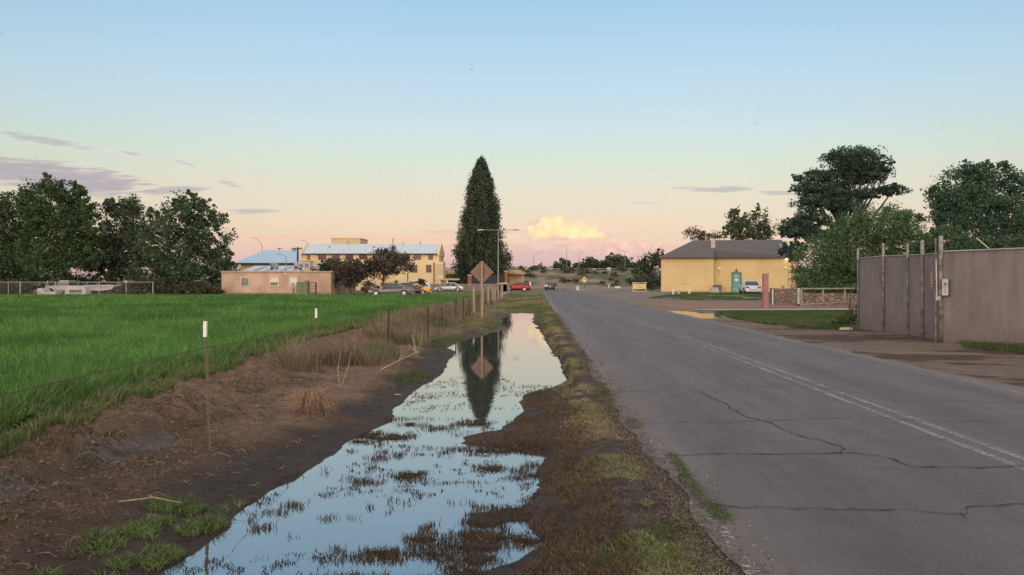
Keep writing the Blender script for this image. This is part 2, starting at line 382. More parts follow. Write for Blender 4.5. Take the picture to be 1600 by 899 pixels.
# soil material: colour from the terrain, wetter mud is glossier
def soil():
    m = bpy.data.materials.new('soil'); m.use_nodes = True; t = m.node_tree; t.nodes.clear(); q = NB(t)
    out = q.n('ShaderNodeOutputMaterial'); p = q.n('ShaderNodeBsdfPrincipled'); t.links.new(p.outputs[0], out.inputs[0])
    co = q.n('ShaderNodeTexCoord').outputs['Object']
    a = q.n('ShaderNodeAttribute'); a.attribute_name = 'Col'
    n1 = q.noise(co, 3.0, 8, .7); n2 = q.noise(co, 45.0, 5, .7); n3 = q.noise(co, 14.0, 6, .7)
    n4 = q.noise(co, 110.0, 3, .8)
    k = q.m('ADD', .42, q.m('ADD', q.m('MULTIPLY', q.ss(n1, .3, .7), .32), q.m('ADD', q.m('MULTIPLY', q.ss(n2, .35, .65), .38), q.m('ADD', q.m('MULTIPLY', q.ss(n3, .35, .65), .34), q.m('MULTIPLY', q.ss(n4, .35, .65), .22)))))
    c = q.mix(1.0, a.outputs['Color'], q.xyz(k, k, k), 'MULTIPLY')
    vo = q.n('ShaderNodeTexVoronoi'); t.links.new(co, vo.inputs['Vector']); vo.inputs['Scale'].default_value = 28
    peb = q.m('MULTIPLY', q.ss(vo.outputs[0], .16, .08), q.ss(n3, .5, .6))
    c = q.mix(q.m('MULTIPLY', peb, .4), c, (.30,.25,.21)); t.links.new(c, p.inputs['Base Color'])
    lum = q.n('ShaderNodeRGBToBW'); t.links.new(a.outputs['Color'], lum.inputs[0])
    t.links.new(q.m('ADD', .60, q.m('MULTIPLY', q.ss(lum.outputs[0], .03, .11), .35)), p.inputs['Roughness'])
    p.inputs['Specular IOR Level'].default_value = .18
    bp = q.n('ShaderNodeBump'); bp.inputs['Strength'].default_value = 1.0; bp.inputs['Distance'].default_value = .075
    t.links.new(q.m('ADD', q.m('MULTIPLY', n2, .6), q.m('MULTIPLY', n3, 1.5)), bp.inputs['Height']); t.links.new(bp.outputs[0], p.inputs['Normal'])
    return m
gnd = npmesh('ground', V, quads, soil(), col=colr.reshape(-1, 3), smooth=True); tag(gnd, kind='structure')

def G(x, y): return float(ground(np.array([x]), np.array([y]))[0])

# water
def water_mat():
    m = bpy.data.materials.new('ditch water'); m.use_nodes = True; t = m.node_tree; t.nodes.clear(); q = NB(t)
    out = q.n('ShaderNodeOutputMaterial')
    co = q.n('ShaderNodeTexCoord').outputs['Object']
    g = q.n('ShaderNodeBsdfGlossy'); g.inputs['Roughness'].default_value = .012; g.inputs['Color'].default_value = (.97,.98,1,1)
    df = q.n('ShaderNodeBsdfDiffuse'); df.inputs['Color'].default_value = (.035,.042,.040,1)
    fr = q.n('ShaderNodeFresnel'); fr.inputs['IOR'].default_value = 2.3
    bp = q.n('ShaderNodeBump'); bp.inputs['Strength'].default_value = .035; bp.inputs['Distance'].default_value = .02
    mp = q.n('ShaderNodeMapping'); t.links.new(co, mp.inputs[0]); mp.inputs['Scale'].default_value = (1, .6, 1)
    t.links.new(q.noise(mp.outputs[0], 9.0, 3, .5), bp.inputs['Height'])
    t.links.new(bp.outputs[0], g.inputs['Normal'])
    ms = q.n('ShaderNodeMixShader'); t.links.new(q.m('ADD', q.m('MULTIPLY', fr.outputs[0], .76), .24), ms.inputs[0])
    t.links.new(df.outputs[0], ms.inputs[1]); t.links.new(g.outputs[0], ms.inputs[2]); t.links.new(ms.outputs[0], out.inputs[0])
    return m
WM = water_mat()
o = MB().quad((-3.05,2.6,WZ),(.8,2.6,WZ),(.8,49.2,WZ),(-3.05,49.2,WZ)).build('ditch_water', WM); tag(o, kind='structure')
o = MB().quad((6.9,33.5,-.055),(10.3,33.5,-.055),(10.3,47.5,-.055),(6.9,47.5,-.055)).build('puddle_water', WM); tag(o, kind='structure')

# ------------------------------------------------------------------ road
def ragged(x0, y0, y1, step, amp, seed):
    yy_ = np.arange(y0, y1, step); return [(x0 + (fb(np.array([0.0]), np.array([v]), 1.1, 4, seed)[0]-.5)*amp, v) for v in yy_]
def asphalt():
    m = bpy.data.materials.new('aged asphalt'); m.use_nodes = True; t = m.node_tree; t.nodes.clear(); q = NB(t)
    out = q.n('ShaderNodeOutputMaterial'); p = q.n('ShaderNodeBsdfPrincipled'); t.links.new(p.outputs[0], out.inputs[0])
    co = q.n('ShaderNodeTexCoord').outputs['Object']
    mp = q.n('ShaderNodeMapping'); t.links.new(co, mp.inputs[0]); mp.inputs['Scale'].default_value = (1, .12, 1)
    big = q.noise(mp.outputs[0], .9, 4, .6); fine = q.noise(co, 130, 4, .85); mid = q.noise(co, 2.5, 6, .6)
    sx = q.n('ShaderNodeSeparateXYZ'); t.links.new(co, sx.inputs[0])
    # wheel tracks worn paler, oil strip a little darker, dust at both edges
    tr = q.m('SINE', q.m('MULTIPLY', q.m('SUBTRACT', sx.outputs[0], 1.0), 2*pi/1.55))
    g1 = q.ss(fine, .34, .66); g2 = q.ss(q.noise(co, 38, 6, .8), .34, .66); pt = q.ss(q.noise(mp.outputs[0], 3.2, 5, .7), .35, .65)
    k = q.m('ADD', .40, q.m('ADD', q.m('MULTIPLY', q.ss(big, .3, .7), .22), q.m('ADD', q.m('MULTIPLY', g1, .42), q.m('ADD', q.m('MULTIPLY', g2, .26), q.m('ADD', q.m('MULTIPLY', pt, .16), q.m('ADD', q.m('MULTIPLY', q.ss(mid, .35, .65), .10), q.m('MULTIPLY', tr, .045)))))))
    c = q.mix(1.0, (.120,.104,.108), q.xyz(k, k, k), 'MULTIPLY')
    vo = q.n('ShaderNodeTexVoronoi'); t.links.new(co, vo.inputs['Vector']); vo.inputs['Scale'].default_value = 90
    c = q.mix(q.m('MULTIPLY', q.ss(vo.outputs[0], .22, .08), .5), c, (.30,.27,.26))
    ed = q.m('ADD', q.ss(sx.outputs[0], 1.9, 1.05), q.ss(sx.outputs[0], 6.6, 7.5))
    c = q.mix(q.m('MULTIPLY', q.m('MULTIPLY', ed, mid), .75), c, (.215,.165,.145))
    t.links.new(c, p.inputs['Base Color']); p.inputs['Roughness'].default_value = .82; p.inputs['Specular IOR Level'].default_value = .3
    bp = q.n('ShaderNodeBump'); bp.inputs['Strength'].default_value = .8; bp.inputs['Distance'].default_value = .012
    t.links.new(fine, bp.inputs['Height']); t.links.new(bp.outputs[0], p.inputs['Normal'])
    return m
ASPH = asphalt()
le = ragged(1.10, -12, 150, .12, .34, 5); re_ = ragged(7.42, -12, 150, .12, .5, 8)
vs = []; fs = []
for (a, b_) in zip(le, re_): vs += [(a[0], a[1], .004), (b_[0], b_[1], .004)]
for i in range(len(le)-1): fs.append((2*i, 2*i+1, 2*i+3, 2*i+2))
o = npmesh('road', vs, fs, ASPH); tag(o, kind='structure'); ROAD = o
# cross street before the embankment
o = MB().quad((-90,150.0,.004),(170,150.0,.004),(170,159,.004),(-90,159,.004)).build('cross_street', ASPH); tag(o, kind='structure')
# painted lines, worn through
def paint(name, col, wear, seed):
    m = bpy.data.materials.new(name); m.use_nodes = True; t = m.node_tree; t.nodes.clear(); q = NB(t)
    out = q.n('ShaderNodeOutputMaterial'); p = q.n('ShaderNodeBsdfPrincipled')
    co = q.n('ShaderNodeTexCoord').outputs['Object']; n = q.noise(co, 22+seed, 6, .8); n2 = q.noise(co, 1.3, 3, .6)
    f_ = q.ss(q.m('ADD', n, q.m('MULTIPLY', n2, .35)), wear, wear+.16)
    p.inputs['Base Color'].default_value = col + (1,); p.inputs['Roughness'].default_value = .8
    tr = q.n('ShaderNodeBsdfTransparent'); ms = q.n('ShaderNodeMixShader')
    t.links.new(q.m('MULTIPLY', f_, .85), ms.inputs[0]); t.links.new(tr.outputs[0], ms.inputs[1]); t.links.new(p.outputs[0], ms.inputs[2]); t.links.new(ms.outputs[0], out.inputs[0])
    return m
PW = paint('worn white paint', (.42,.39,.38), .66, 0); PY = paint('worn centre paint', (.27,.245,.235), .58, 3)
def stripe(x0, w, y0, y1, name, m, z=.0085, dash=None):
    vs = []; fs = []; yy_ = np.arange(y0, y1, .5)
    for v in yy_:
        j = (vn(np.array([x0*3]), np.array([v]), .9, 2)[0]-.5)*.015
        vs += [(x0-w/2+j, v, z), (x0+w/2+j, v, z)]
    for i in range(len(yy_)-1):
        if dash and not dash(yy_[i]): continue
        fs.append((2*i, 2*i+1, 2*i+3, 2*i+2))
    return npmesh(name, vs, fs, m, ROAD)
stripe(4.29, .095, -5, 36, 'centre_line', PY); stripe(4.53, .095, -5, 36, 'centre_line', PY)
stripe(1.235, .09, 3, 60, 'edge_line', PW, dash=lambda v: v < 5.3 or (v > 7.2 and v < 7.8) or v > 10.5)
stripe(7.16, .09, 5, 36, 'edge_line', PW)
# cracks as thin dark tar-black gaps
CR = MB()
def crack(pts, w=.012, rough=.05, seed=0):
    r = random.Random(seed); P_ = []
    for (u, v) in pts:
        Yd = F*H/(v-VPY); P_.append(Vector((GX(u, Yd), Yd, 0)))
    path = []
    for i in range(len(P_)-1):
        n = max(2, int((P_[i+1]-P_[i]).length/.06))
        for k in range(n): path.append(P_[i].lerp(P_[i+1], k/n))
    path.append(P_[-1]); off = 0; pr = []
    for i, p in enumerate(path):
        off = off*.88 + r.uniform(-1, 1)*rough*.5
        dd = (path[min(i+1, len(path)-1)]-path[max(0, i-1)]).normalized(); nn = Vector((-dd.y, dd.x, 0))
        q_ = p + nn*off; ww = w*.62*r.uniform(.25, 1.4); a_ = q_+nn*ww/2; c_ = q_-nn*ww/2
        pr.append(((a_.x, a_.y, .0125), (c_.x, c_.y, .0125)))
    for i in range(len(pr)-1):
        CR.quad(pr[i][0], pr[i][1], pr[i+1][1], pr[i+1][0])
for k, (pts, w) in enumerate([
    ([(940,614),(1100,611),(1250,604),(1330,614),(1500,628),(1700,634)], .02), ([(975,574),(1100,573),(1290,580),(1460,588)], .014),
    ([(1010,663),(1100,661),(1205,660),(1290,656),(1370,655),(1480,658),(1700,660)], .022),
    ([(1035,712),(1130,711),(1200,713),(1312,711),(1330,711),(1380,718),(1430,734),(1500,733),(1590,731),(1750,728)], .030),
    ([(1095,612),(1120,628),(1160,650),(1205,662),(1240,678),(1290,690),(1322,699),(1330,705),(1312,711)], .030),
    ([(1120,792),(1150,796),(1300,798),(1430,799),(1503,804),(1520,793),(1560,788),(1700,786)], .022),
    ([(900,556),(1040,557)], .014), ([(1350,733),(1400,733),(1432,735)], .012), ([(1503,804),(1520,812)], .014),
    ([(880,520),(1010,521),(1090,524)], .012), ([(1180,541),(1290,545),(1420,549)], .014), ([(1300,668),(1480,690)], .008),
    ([(1063,740),(1078,800),(1100,850),(1120,899)], .014), ([(1195,600),(1340,598)], .010)]):
    crack(pts, w, seed=k)
me = bpy.data.meshes.new('crack'); me.from_pydata(CR.v, [], CR.f); me.materials.append(mat('crack dark', (.034,.029,.029), .95))
link(bpy.data.objects.new('crack', me), ROAD)
# far lots and paths
CONC = mat('pale concrete', (.42,.36,.31), .9, 1.5, .2, .4, 40)
def sheet(name, pts, m, z0=.005):
    me_ = MB(); n = len(pts)
    return tag(me_.add([(p[0], p[1], p[2] if len(p) > 2 else z0) for p in pts], [tuple(range(n))]).build(name, m), kind='structure')
sheet('concrete_path', [(9.3,43.2,.035),(21,43.6,.06),(21,45.4,.06),(9.3,44.2,.035)], CONC)
sheet('parking_lot', [(-30,84,.012),(-3.6,84,.012),(-3.6,124,.012),(-30,124,.012)], mat('parking asphalt', (.19,.175,.17), .9, .6, .2, .3))
#sheet('gate_apron', [(8.6,19.3,.028),(11.15,20.3,.045),(11.15,22.6,.045),(10.2,22.9,.04)], mat('cracked apron', (.20,.155,.135), .95, 1.2, .3, .6))

# ------------------------------------------------------------------ grass and litter builders
def blades(name, px_, py_, pz_, h, w, c0, c1, m, lean=.35, parent=None, seg=2, tipc=1.25):
    n = len(px_); h = np.broadcast_to(h, n)*rng.uniform(.55, 1.25, n); w = np.broadcast_to(w, n)*rng.uniform(.7, 1.3, n)
    a = rng.uniform(0, 2*pi, n); la = rng.uniform(0, 2*pi, n); L = h*lean*rng.uniform(.1, 1.6, n)
    dx, dy = np.cos(a)*w/2, np.sin(a)*w/2; lx, ly = np.cos(la)*L, np.sin(la)*L
    V = np.zeros((n, 5, 3)); base = np.stack([px_, py_, pz_], 1)
    V[:, 0] = base + np.stack([dx, dy, 0*dx], 1); V[:, 1] = base - np.stack([dx, dy, 0*dx], 1)
    mid = base + np.stack([lx*.35, ly*.35, h*.6], 1)
    V[:, 2] = mid - .8*np.stack([dx, dy, 0*dx], 1); V[:, 3] = mid + .8*np.stack([dx, dy, 0*dx], 1)
    V[:, 4] = base + np.stack([lx, ly, h], 1)
    i = np.arange(n)[:, None]*5
    Fc = np.concatenate([i+np.array([0,1,2]), i+np.array([0,2,3]), i+np.array([3,2,4])], 0)
    t = rng.random(n)[:, None]; c = np.array(c0)*(1-t) + np.array(c1)*t if np.ndim(c0) == 1 else c0*(1-t)+c1*t
    c = np.repeat(c, 5, 0).reshape(n, 5, 3)
    return npmesh(name, V.reshape(-1, 3), Fc, m, parent, col=c.reshape(-1, 3))
GM = mat('grass blades', (0,0,0), .7, 3.0, .2, attr=True, spec=.2, trans=.35)
LM = mat('leaves', (0,0,0), .75, 1.0, .25, attr=True, spec=.2, trans=.25)
def stuff(o, label, cat): return tag(o, label, cat, kind='stuff')

# alfalfa field --------------------------------------------------------------
FY0, FY1 = 3.2, 74.0
fxs = np.concatenate([-np.geomspace(90, 16, 70), np.linspace(-15.8, -5.0, 150)]); fys = np.geomspace(FY0, FY1, 330)
fx, fy = np.meshgrid(fxs, fys)
fx = fx + (crest(fy)+4.6)*sm(fx, -15, -6)          # follow the berm
lim = crest(fy)-.42 + (fb(fx*0, fy, 1.0, 3, 12)-.5)*.5
edge = sm(lim-fx, 0, .55)
fz = ground(fx, fy, False) + (.25*edge-.03)*(1) + ((fb(fx, fy, .5, 3, 13)-.5)*.16 + (fb(fx, fy, 4.0, 3, 14)-.5)*.12)*edge
fcol = mixc(C(.038,.095,.020), C(.065,.150,.030), fb(fx, fy, 1.6, 4, 15))
n2, n1 = len(fys), len(fxs); ii = np.arange(n1*n2).reshape(n2, n1)
fq = np.stack([ii[:-1,:-1].ravel(), ii[:-1,1:].ravel(), ii[1:,1:].ravel(), ii[1:,:-1].ravel()], 1)
ALF = mat('alfalfa canopy', (0,0,0), .85, 14.0, .45, .9, 30.0, attr=True, spec=.15)
o = npmesh('alfalfa_field', np.stack([fx.ravel(), fy.ravel(), fz.ravel()], 1), fq, ALF, col=fcol.reshape(-1, 3), smooth=True)
stuff(o, 'bright green alfalfa crop filling the field beyond the dirt bank', 'crop')
FIELD = o
N = 360000
u_ = rng.random(N); Yb = 4.0*(FY1/4.0)**(u_**.85)                # denser nearby
Xb = crest(Yb)-.45 - rng.random(N)**1.15*(Yb*.78+1.5)
zb = ground(Xb, Yb, False) + .12 + (fb(Xb, Yb, .5, 3, 13)-.5)*.16
tall = fb(Xb, Yb, 1.4, 3, 16)
hb = (.14 + .20*tall+.12*vn(Xb, Yb, .35, 19))*sm(crest(Yb)-.3-Xb, 0, .5); wb = np.maximum(.018, .0009*Yb)
tone = sm(fb(Xb, Yb, 2.2, 4, 17), .3, .7); nearE = sm(crest(Yb)-.4-Xb, 1.0, .1)
c0 = mixc(C(.030,.085,.018), C(.055,.140,.028), tone); c1 = mixc(C(.105,.225,.052), C(.200,.360,.095), tone)
c0 = mixc(c0, C(.075,.105,.035), nearE*.55); c1 = mixc(c1, C(.16,.20,.075), nearE*.5)
blades('alfalfa_stems', Xb, Yb, zb, hb, wb, c0, c1, GM, .5, FIELD)

def scatter(n, x0, x1, y0, y1, thr, sc, seed, off=(1,1), pw=1.0):
    """points weighted towards the near ground, kept where clump noise is above thr"""
    Yp = y0*(y1/y0)**(rng.random(n)**pw); Xp = rng.uniform(x0, x1, n)
    k = fb(Xp*off[0], Yp*off[1], sc, 3, seed) > thr
    return Xp[k], Yp[k]
def grass(name, label, cat, X_, Y_, h, w, c0, c1, lean=.7, zoff=0.0, m=None):
    z = ground(X_, Y_)-.006+zoff
    o = blades(name, X_, Y_, z, h, w, c0, c1, m or GM, lean); return stuff(o, label, cat)
def disc(cx, cy, rx, ry, n):
    a = rng.uniform(0, 2*pi, n); r = np.sqrt(rng.random(n))*(.75+.5*vn(np.cos(a)*3, np.sin(a)*3, .8, int(abs(cx*100))+3)); return cx+np.cos(a)*r*rx, cy+np.sin(a)*r*ry

# right verge: straw and yellow-green mats in clumps
X1, Y1 = scatter(120000, -.2, 1.16, 4.2, 48, .47, .42, 61, (1,.55))
band = np.exp(-((X1-(.78-.1*sm(Y1, 5, 7)))/.26)**2); k = rng.random(len(X1)) < band*1.25; X1, Y1 = X1[k], Y1[k]
k = ground(X1, Y1) > WZ+.03; X1, Y1 = X1[k], Y1[k]
tn = sm(fb(X1, Y1*.6, 1.0, 3, 62), .35, .6)
grass('verge_grass', 'yellow green matted grass clumps along the dirt verge beside the road', 'grass', X1, Y1, .028, np.maximum(.005, .0007*Y1),
      mixc(C(.21,.16,.09), C(.15,.14,.06), tn), mixc(C(.48,.37,.21), C(.38,.35,.16), tn), 2.0)
# brown dead tufts: the spit into the water and mud margins
X1, Y1 = scatter(60000, -1.0, .62, 4.2, 14, .52, .30, 63, (1,.6))
k = (ground(X1, Y1) > WZ+.01) & (rng.random(len(X1)) < .75); X1, Y1 = X1[k], Y1[k]
grass('dead_grass', 'brown dead grass matted on the mud at the water edge', 'dead grass', X1, Y1, .035, .007, (.065,.045,.028), (.20,.13,.075), 1.2)
# drowned tussocks
X1, Y1 = scatter(150000, -2.5, .3, 4.0, 11.5, .0, .3, 64)
q_ = tuss(X1, Y1) + (vn(X1, Y1, .09, 43)-.5)*.14; k = (q_ > .565+rng.uniform(-.03, .11, len(X1)))*(rng.random(len(X1)) < .55) & (wedge(X1, Y1) > -.1); X1, Y1 = X1[k], Y1[k]
o = blades('waterlogged_grass', X1, Y1, np.full(len(X1), WZ-.01)+.01*rng.random(len(X1)), .042, .006, (.028,.020,.014), (.13,.088,.052), GM, .9); stuff(o, 'dark drowned grass tussocks standing in the shallow ditch water', 'drowned grass')
X1, Y1 = scatter(40000, -2.3, .3, 4.0, 15, .50, .7, 65, pw=.9)
k = (wedge(X1, Y1) > .03) & (vn(X1, Y1*1.5, .10, 113) > .60); X1, Y1 = X1[k][:5200], Y1[k][:5200]
o = blades('floating_sprigs', X1, Y1, np.full(len(X1), WZ-.002), .022, .007, (.030,.022,.016), (.085,.06,.04), GM, 1.4); stuff(o, 'scattered dark grass sprigs poking out of the ditch water', 'drowned grass')
# lush green clumps at the lower left bank
xs_, ys_ = [], []
for (cx, cy, rx, ry, n) in ((-2.75,5.6,.28,.22,1500), (-2.55,5.05,.22,.18,1000), (-2.85,6.15,.26,.2,1000), (-2.45,5.75,.15,.2,500), (-2.95,5.2,.15,.2,500), (-2.7,4.5,.3,.22,1100), (-2.45,6.2,.12,.15,250)):
    a, b_ = disc(cx, cy, rx, ry, n); xs_.append(a); ys_.append(b_)
X1, Y1 = np.concatenate(xs_), np.concatenate(ys_); k = (ground(X1, Y1) > WZ+.005) & (fb(X1, Y1, .14, 2, 70) > .42); X1, Y1 = X1[k], Y1[k]
grass('bank_grass', 'fresh green grass clumps on the near left bank of the ditch', 'grass', X1, Y1, .062, .007, (.055,.085,.025), (.21,.26,.095), 1.3)
# green strip rooted in the road edge
xs_, ys_ = [], []
for (cx, cy, rx, ry, n) in ((1.30,6.9,.055,.5,900), (1.27,6.0,.065,.7,1300), (1.32,5.45,.07,.25,500), (1.15,8.9,.1,.35,500), (1.02,11.5,.14,1.0,700), (.62,4.75,.28,.3,1100), (.95,5.1,.2,.2,500), (-2.3,14.6,.35,1.0,1000), (-2.55,22.6,.6,2.2,1700)):
    a, b_ = disc(cx, cy, rx, ry, n); xs_.append(a); ys_.append(b_)
X1, Y1 = np.concatenate(xs_), np.concatenate(ys_)
grass('edge_grass', 'low green grass rooted in the crumbling road edge and bank', 'grass', X1, Y1, .032, np.maximum(.006, .0008*Y1), (.045,.07,.018), (.13,.16,.05), 1.3)
# broken-down weeds on the bank
X1, Y1 = scatter(80000, -5.0, -3.1, 4.2, 26, .44, .7, 66)
k = rng.random(len(X1)) < np.exp(-((X1+4.25)/.6)**2)*.95; X1, Y1 = X1[k], Y1[k]; k = vn(X1, Y1, .12, 91)+.5*vn(X1, Y1, .4, 92) > .72; X1, Y1 = X1[k], Y1[k]
tn = rng.random(len(X1))**2
grass('bank_weeds', 'dull brown and olive trampled weeds covering the dirt bank', 'weeds', X1, Y1, .030, np.maximum(.012, .0012*Y1),
      mixc(C(.065,.046,.026), C(.060,.070,.024), tn), mixc(C(.24,.165,.105), C(.14,.15,.055), tn), 1.4)
# weeds between crop and bank
X1 = []; Yq = 4.0*(60/4.0)**(rng.random(36000)); Xq = crest(Yq)-.05-rng.random(36000)**1.4*.95
tn = fb(Xq, Yq, .8, 3, 67)
grass('field_edge_weeds', 'pale green weeds fringing the crop along the top of the bank', 'weeds', Xq, Yq, (.06+.16*tn)*(.5+vn(Xq, Yq, .25, 99)), np.maximum(.010, .0010*Yq), mixc(C(.09,.095,.035), C(.05,.10,.03), tn), mixc(C(.30,.27,.14), C(.17,.25,.08), tn), .9)
# dry tan stalks along the fence
Yq = 14*(64/14)**(rng.random(42000)); Xq = -3.7 + .38*rng.standard_normal(42000)-.5*sm(Yq, 26, 14)*rng.random(42000)-1.1*rng.random(42000)*sm(Yq, 18, 30)
k = (fb(Xq, Yq*.7, 1.1, 3, 68) > .47) & ((Yq > 15.8) | (Xq < -4.3)); Xq, Yq = Xq[k], Yq[k]
hh = (.16+.62*fb(Xq, Yq, 1.2, 3, 69)**1.5)*(1-.15*sm(Yq, 20, 40))
c0 = mixc(C(.12,.09,.06), C(.10,.11,.05), sm(vn(Xq, Yq, 1.3, 71), .5, .8)); c1 = mixc(C(.36,.27,.18), C(.22,.21,.10), sm(vn(Xq, Yq, 1.3, 71), .5, .8))
grass('dry_stalks', 'dry tan weed stalks standing along the wire fence', 'dry weeds', Xq, Yq, hh, np.maximum(.006, .0006*Yq), c0, c1, .55)
# far verge grass beyond the end of the ditch
Yq = 26*(110/26)**(rng.random(42000)); Xq = rng.uniform(-3.3, 1.05, 42000); k = (fb(Xq*.7, Yq*.25, .8, 3, 72) > .47) & (ground(Xq, Yq) > WZ+.03); Xq, Yq = Xq[k], Yq[k]
tn = sm(fb(Xq, Yq*.3, 2, 3, 73), .35, .65)
grass('far_verge_grass', 'olive and straw grass on the verge beyond the far end of the ditch', 'grass', Xq, Yq, .06, .0009*Yq, mixc(C(.20,.15,.08), C(.07,.10,.03), tn), mixc(C(.33,.26,.14), C(.15,.19,.06), tn), 1.0)
# right hand grass patch, lawn, fence-foot grass
def region(n, poly, thr, sc, seed):
    p = np.array(poly); x0, y0 = p.min(0); x1, y1 = p.max(0)
    X_ = rng.uniform(x0, x1, n); Y_ = rng.uniform(y0, y1, n); ins = np.zeros(n, bool); m_ = len(p)
    for i in range(m_):
        (xa, ya), (xb, yb) = p[i], p[(i+1) % m_]
        c_ = ((ya > Y_) != (yb > Y_)) & (X_ < (xb-xa)*(Y_-ya)/(yb-ya+1e-9)+xa); ins ^= c_
    k_ = ins & (fb(X_, Y_, sc, 3, seed) > thr); return X_[k_], Y_[k_]
X1, Y1 = region(90000, [(9.6,41),(8.9,35),(8.8,30.5),(9.4,27.5),(10.9,26.3),(11.6,28.5),(13.2,31),(16.6,40.5),(16,42)], .40, .9, 74)
tn = sm(fb(X1, Y1, 1.0, 3, 75), .35, .6)
grass('roadside_grass', 'green weedy grass patch between road puddle and fence corner', 'grass', X1, Y1, .13, .022, mixc(C(.07,.075,.035), C(.035,.075,.022), tn), mixc(C(.17,.17,.08), C(.09,.16,.05), tn), .8)
X1, Y1 = region(60000, [(10.5,72),(13.5,64),(24,64),(31,72),(31,84),(24,90),(16,92),(14.5,82)], .40, 2.5, 76)
grass('lawn_grass', 'patchy green lawn in front of the yellow house', 'lawn', X1, Y1, .07, .06, (.06,.085,.03), (.12,.17,.055), .9)
X1, Y1 = region(16000, [(11.35,20.6),(10.6,18.9),(11.6,16.9),(14.2,14.6),(14.6,16.1)], .38, .5, 77)
grass('fence_foot_grass', 'thick green grass at the foot of the long grey screen fence', 'grass', X1, Y1, .13, .012, (.035,.055,.018), (.12,.15,.05), 1.0)
Yq = 78*(100/78)**rng.random(30000); Xq = rng.uniform(-62, -4, 30000); k = fb(Xq, Yq*.6, 2.0, 3, 78) > .42
grass('field_far_grass', 'rough olive and straw grass strip at the far end of the field', 'grass', Xq[k], Yq[k], .16, .09, (.09,.10,.04), (.22,.20,.10), .9)
X1, Y1 = scatter(30000, -3.5, -1.6, 4.2, 30, .40, .5, 94)
k = (wedge(X1, Y1) < -.03) & (vn(X1, Y1, .10, 95) > .55); X1, Y1 = X1[k], Y1[k]
grass('mud_litter', 'dark rotting grass scraps trodden into the mud beside the ditch', 'litter', X1, Y1, .014, np.maximum(.012, .0012*Y1), (.030,.021,.016), (.13,.092,.068), 2.6)
X1, Y1 = scatter(26000, 7.5, 12.5, 9, 30, .46, .8, 96)
grass('lot_litter', 'brown dry scraps and gravel strewn on the shoulder before the grey fence', 'litter', X1, Y1, .012, np.maximum(.016, .0012*Y1), (.05,.035,.028), (.25,.18,.14), 2.4)
X1, Y1 = scatter(90000, -.4, 1.0, 4.2, 34, .30, .5, 101, pw=1.1)
k = (ground(X1, Y1) > WZ+.02) & (vn(X1, Y1, .07, 102)+.6*vn(X1, Y1, .22, 103) > .85); X1, Y1 = X1[k], Y1[k]
grass('verge_litter', 'brown and dark dead scraps covering the soil of the verge', 'litter', X1, Y1, .014, np.maximum(.009, .0011*Y1), (.030,.021,.017), (.15,.100,.074), 2.4)
Yq = 4.3*(40/4.3)**rng.random(16000); Xq = 1.02+.16*rng.standard_normal(16000)*(.6+.8*vn(Yq, Yq*0, .6, 104)) + .16*(fb(Yq*0, Yq, .5, 3, 105)-.5)
z_ = np.where(Xq > .9, .006, ground(Xq, Yq)); k = Xq < 1.55
stuff(blades('edge_dirt', Xq[k], Yq[k], z_[k], .008, np.maximum(.012, .0014*Yq[k]), (.070,.050,.041), (.165,.125,.105), mat('spilled dirt', (0,0,0), .95, 9, .2, attr=True), 2.6), 'brown dirt crumbs spilled over the ragged left edge of the road', 'dirt')
Yq = 5.0*(30/5.0)**(rng.random(34000)); Xq = crest(Yq)+.75+.50*rng.standard_normal(34000); k = (Xq > crest(Yq)-.2) & (wedge(Xq, Yq) < -.6) & (vn(Xq, Yq, .16, 111)+.8*fb(Xq, Yq, .8, 3, 112) > .93); Xq, Yq = Xq[k], Yq[k]
grass('bank_stubble', 'tan straw and stubble strewn over the dirt bank', 'straw', Xq, Yq, .020, np.maximum(.005, .0008*Yq), (.13,.088,.060), (.38,.28,.195), 2.6)
# twigs and straw litter
TW = MB(); r_ = random.Random(4)
for i in range(600):
    yv = 4.4*(26/4.4)**r_.random(); xv = r_.choice([r_.gauss(-4.3,.5), r_.gauss(-3.3,.45), r_.gauss(-4.6,.3)]); L = r_.uniform(.03,.16)*(.8+yv*.03); a = r_.uniform(0, 2*pi)
    if wedge(np.array([xv]), np.array([yv]))[0] > -.05: continue
    pts = []; 
    for k in range(4):
        t = k/3; xx = xv+cos(a+t*.7)*L*t; yy_ = yv+sin(a+t*.7)*L*t; pts.append((xx, yy_, G(xx, yy_)+.008+.03*sin(pi*t)*r_.random()))
    rr = r_.uniform(.0010,.0024)*(1+yv*.07); TW.tube(pts, [rr, rr*.9, rr*.7, rr*.3], 4, False)
stuff(TW.build('dry_twigs', mat('bleached twigs', (.27,.20,.15), .9, 8, .3)), 'pale broken twigs and stems littering the dirt bank', 'twigs')
nC = 2600; yq = 4.4*(30/4.4)**rng.random(nC); xq = crest(yq)+.55+.45*rng.standard_normal(nC)
k = (wedge(xq, yq) < -.05) & (xq > crest(yq)-.5) & (xq < -1.8); xq, yq = xq[k], yq[k]; nC = len(xq); ss_ = (.005+.022*rng.random(nC)**5)*(1+.03*yq)
oc = np.array([(1,0,0),(0,1,0),(-1,0,0),(0,-1,0),(0,0,.8),(0,0,-.8)]); Vc = oc[None]*ss_[:, None, None]*rng.uniform(.6, 1.3, (nC, 6, 1))
Vc = Vc + np.stack([xq, yq, ground(xq, yq)+ss_*.25], 1)[:, None]
fo = np.array([(0,1,4),(1,2,4),(2,3,4),(3,0,4),(1,0,5),(2,1,5),(3,2,5),(0,3,5)]); Fo = (np.arange(nC)[:, None, None]*6+fo[None]).reshape(-1, 3)
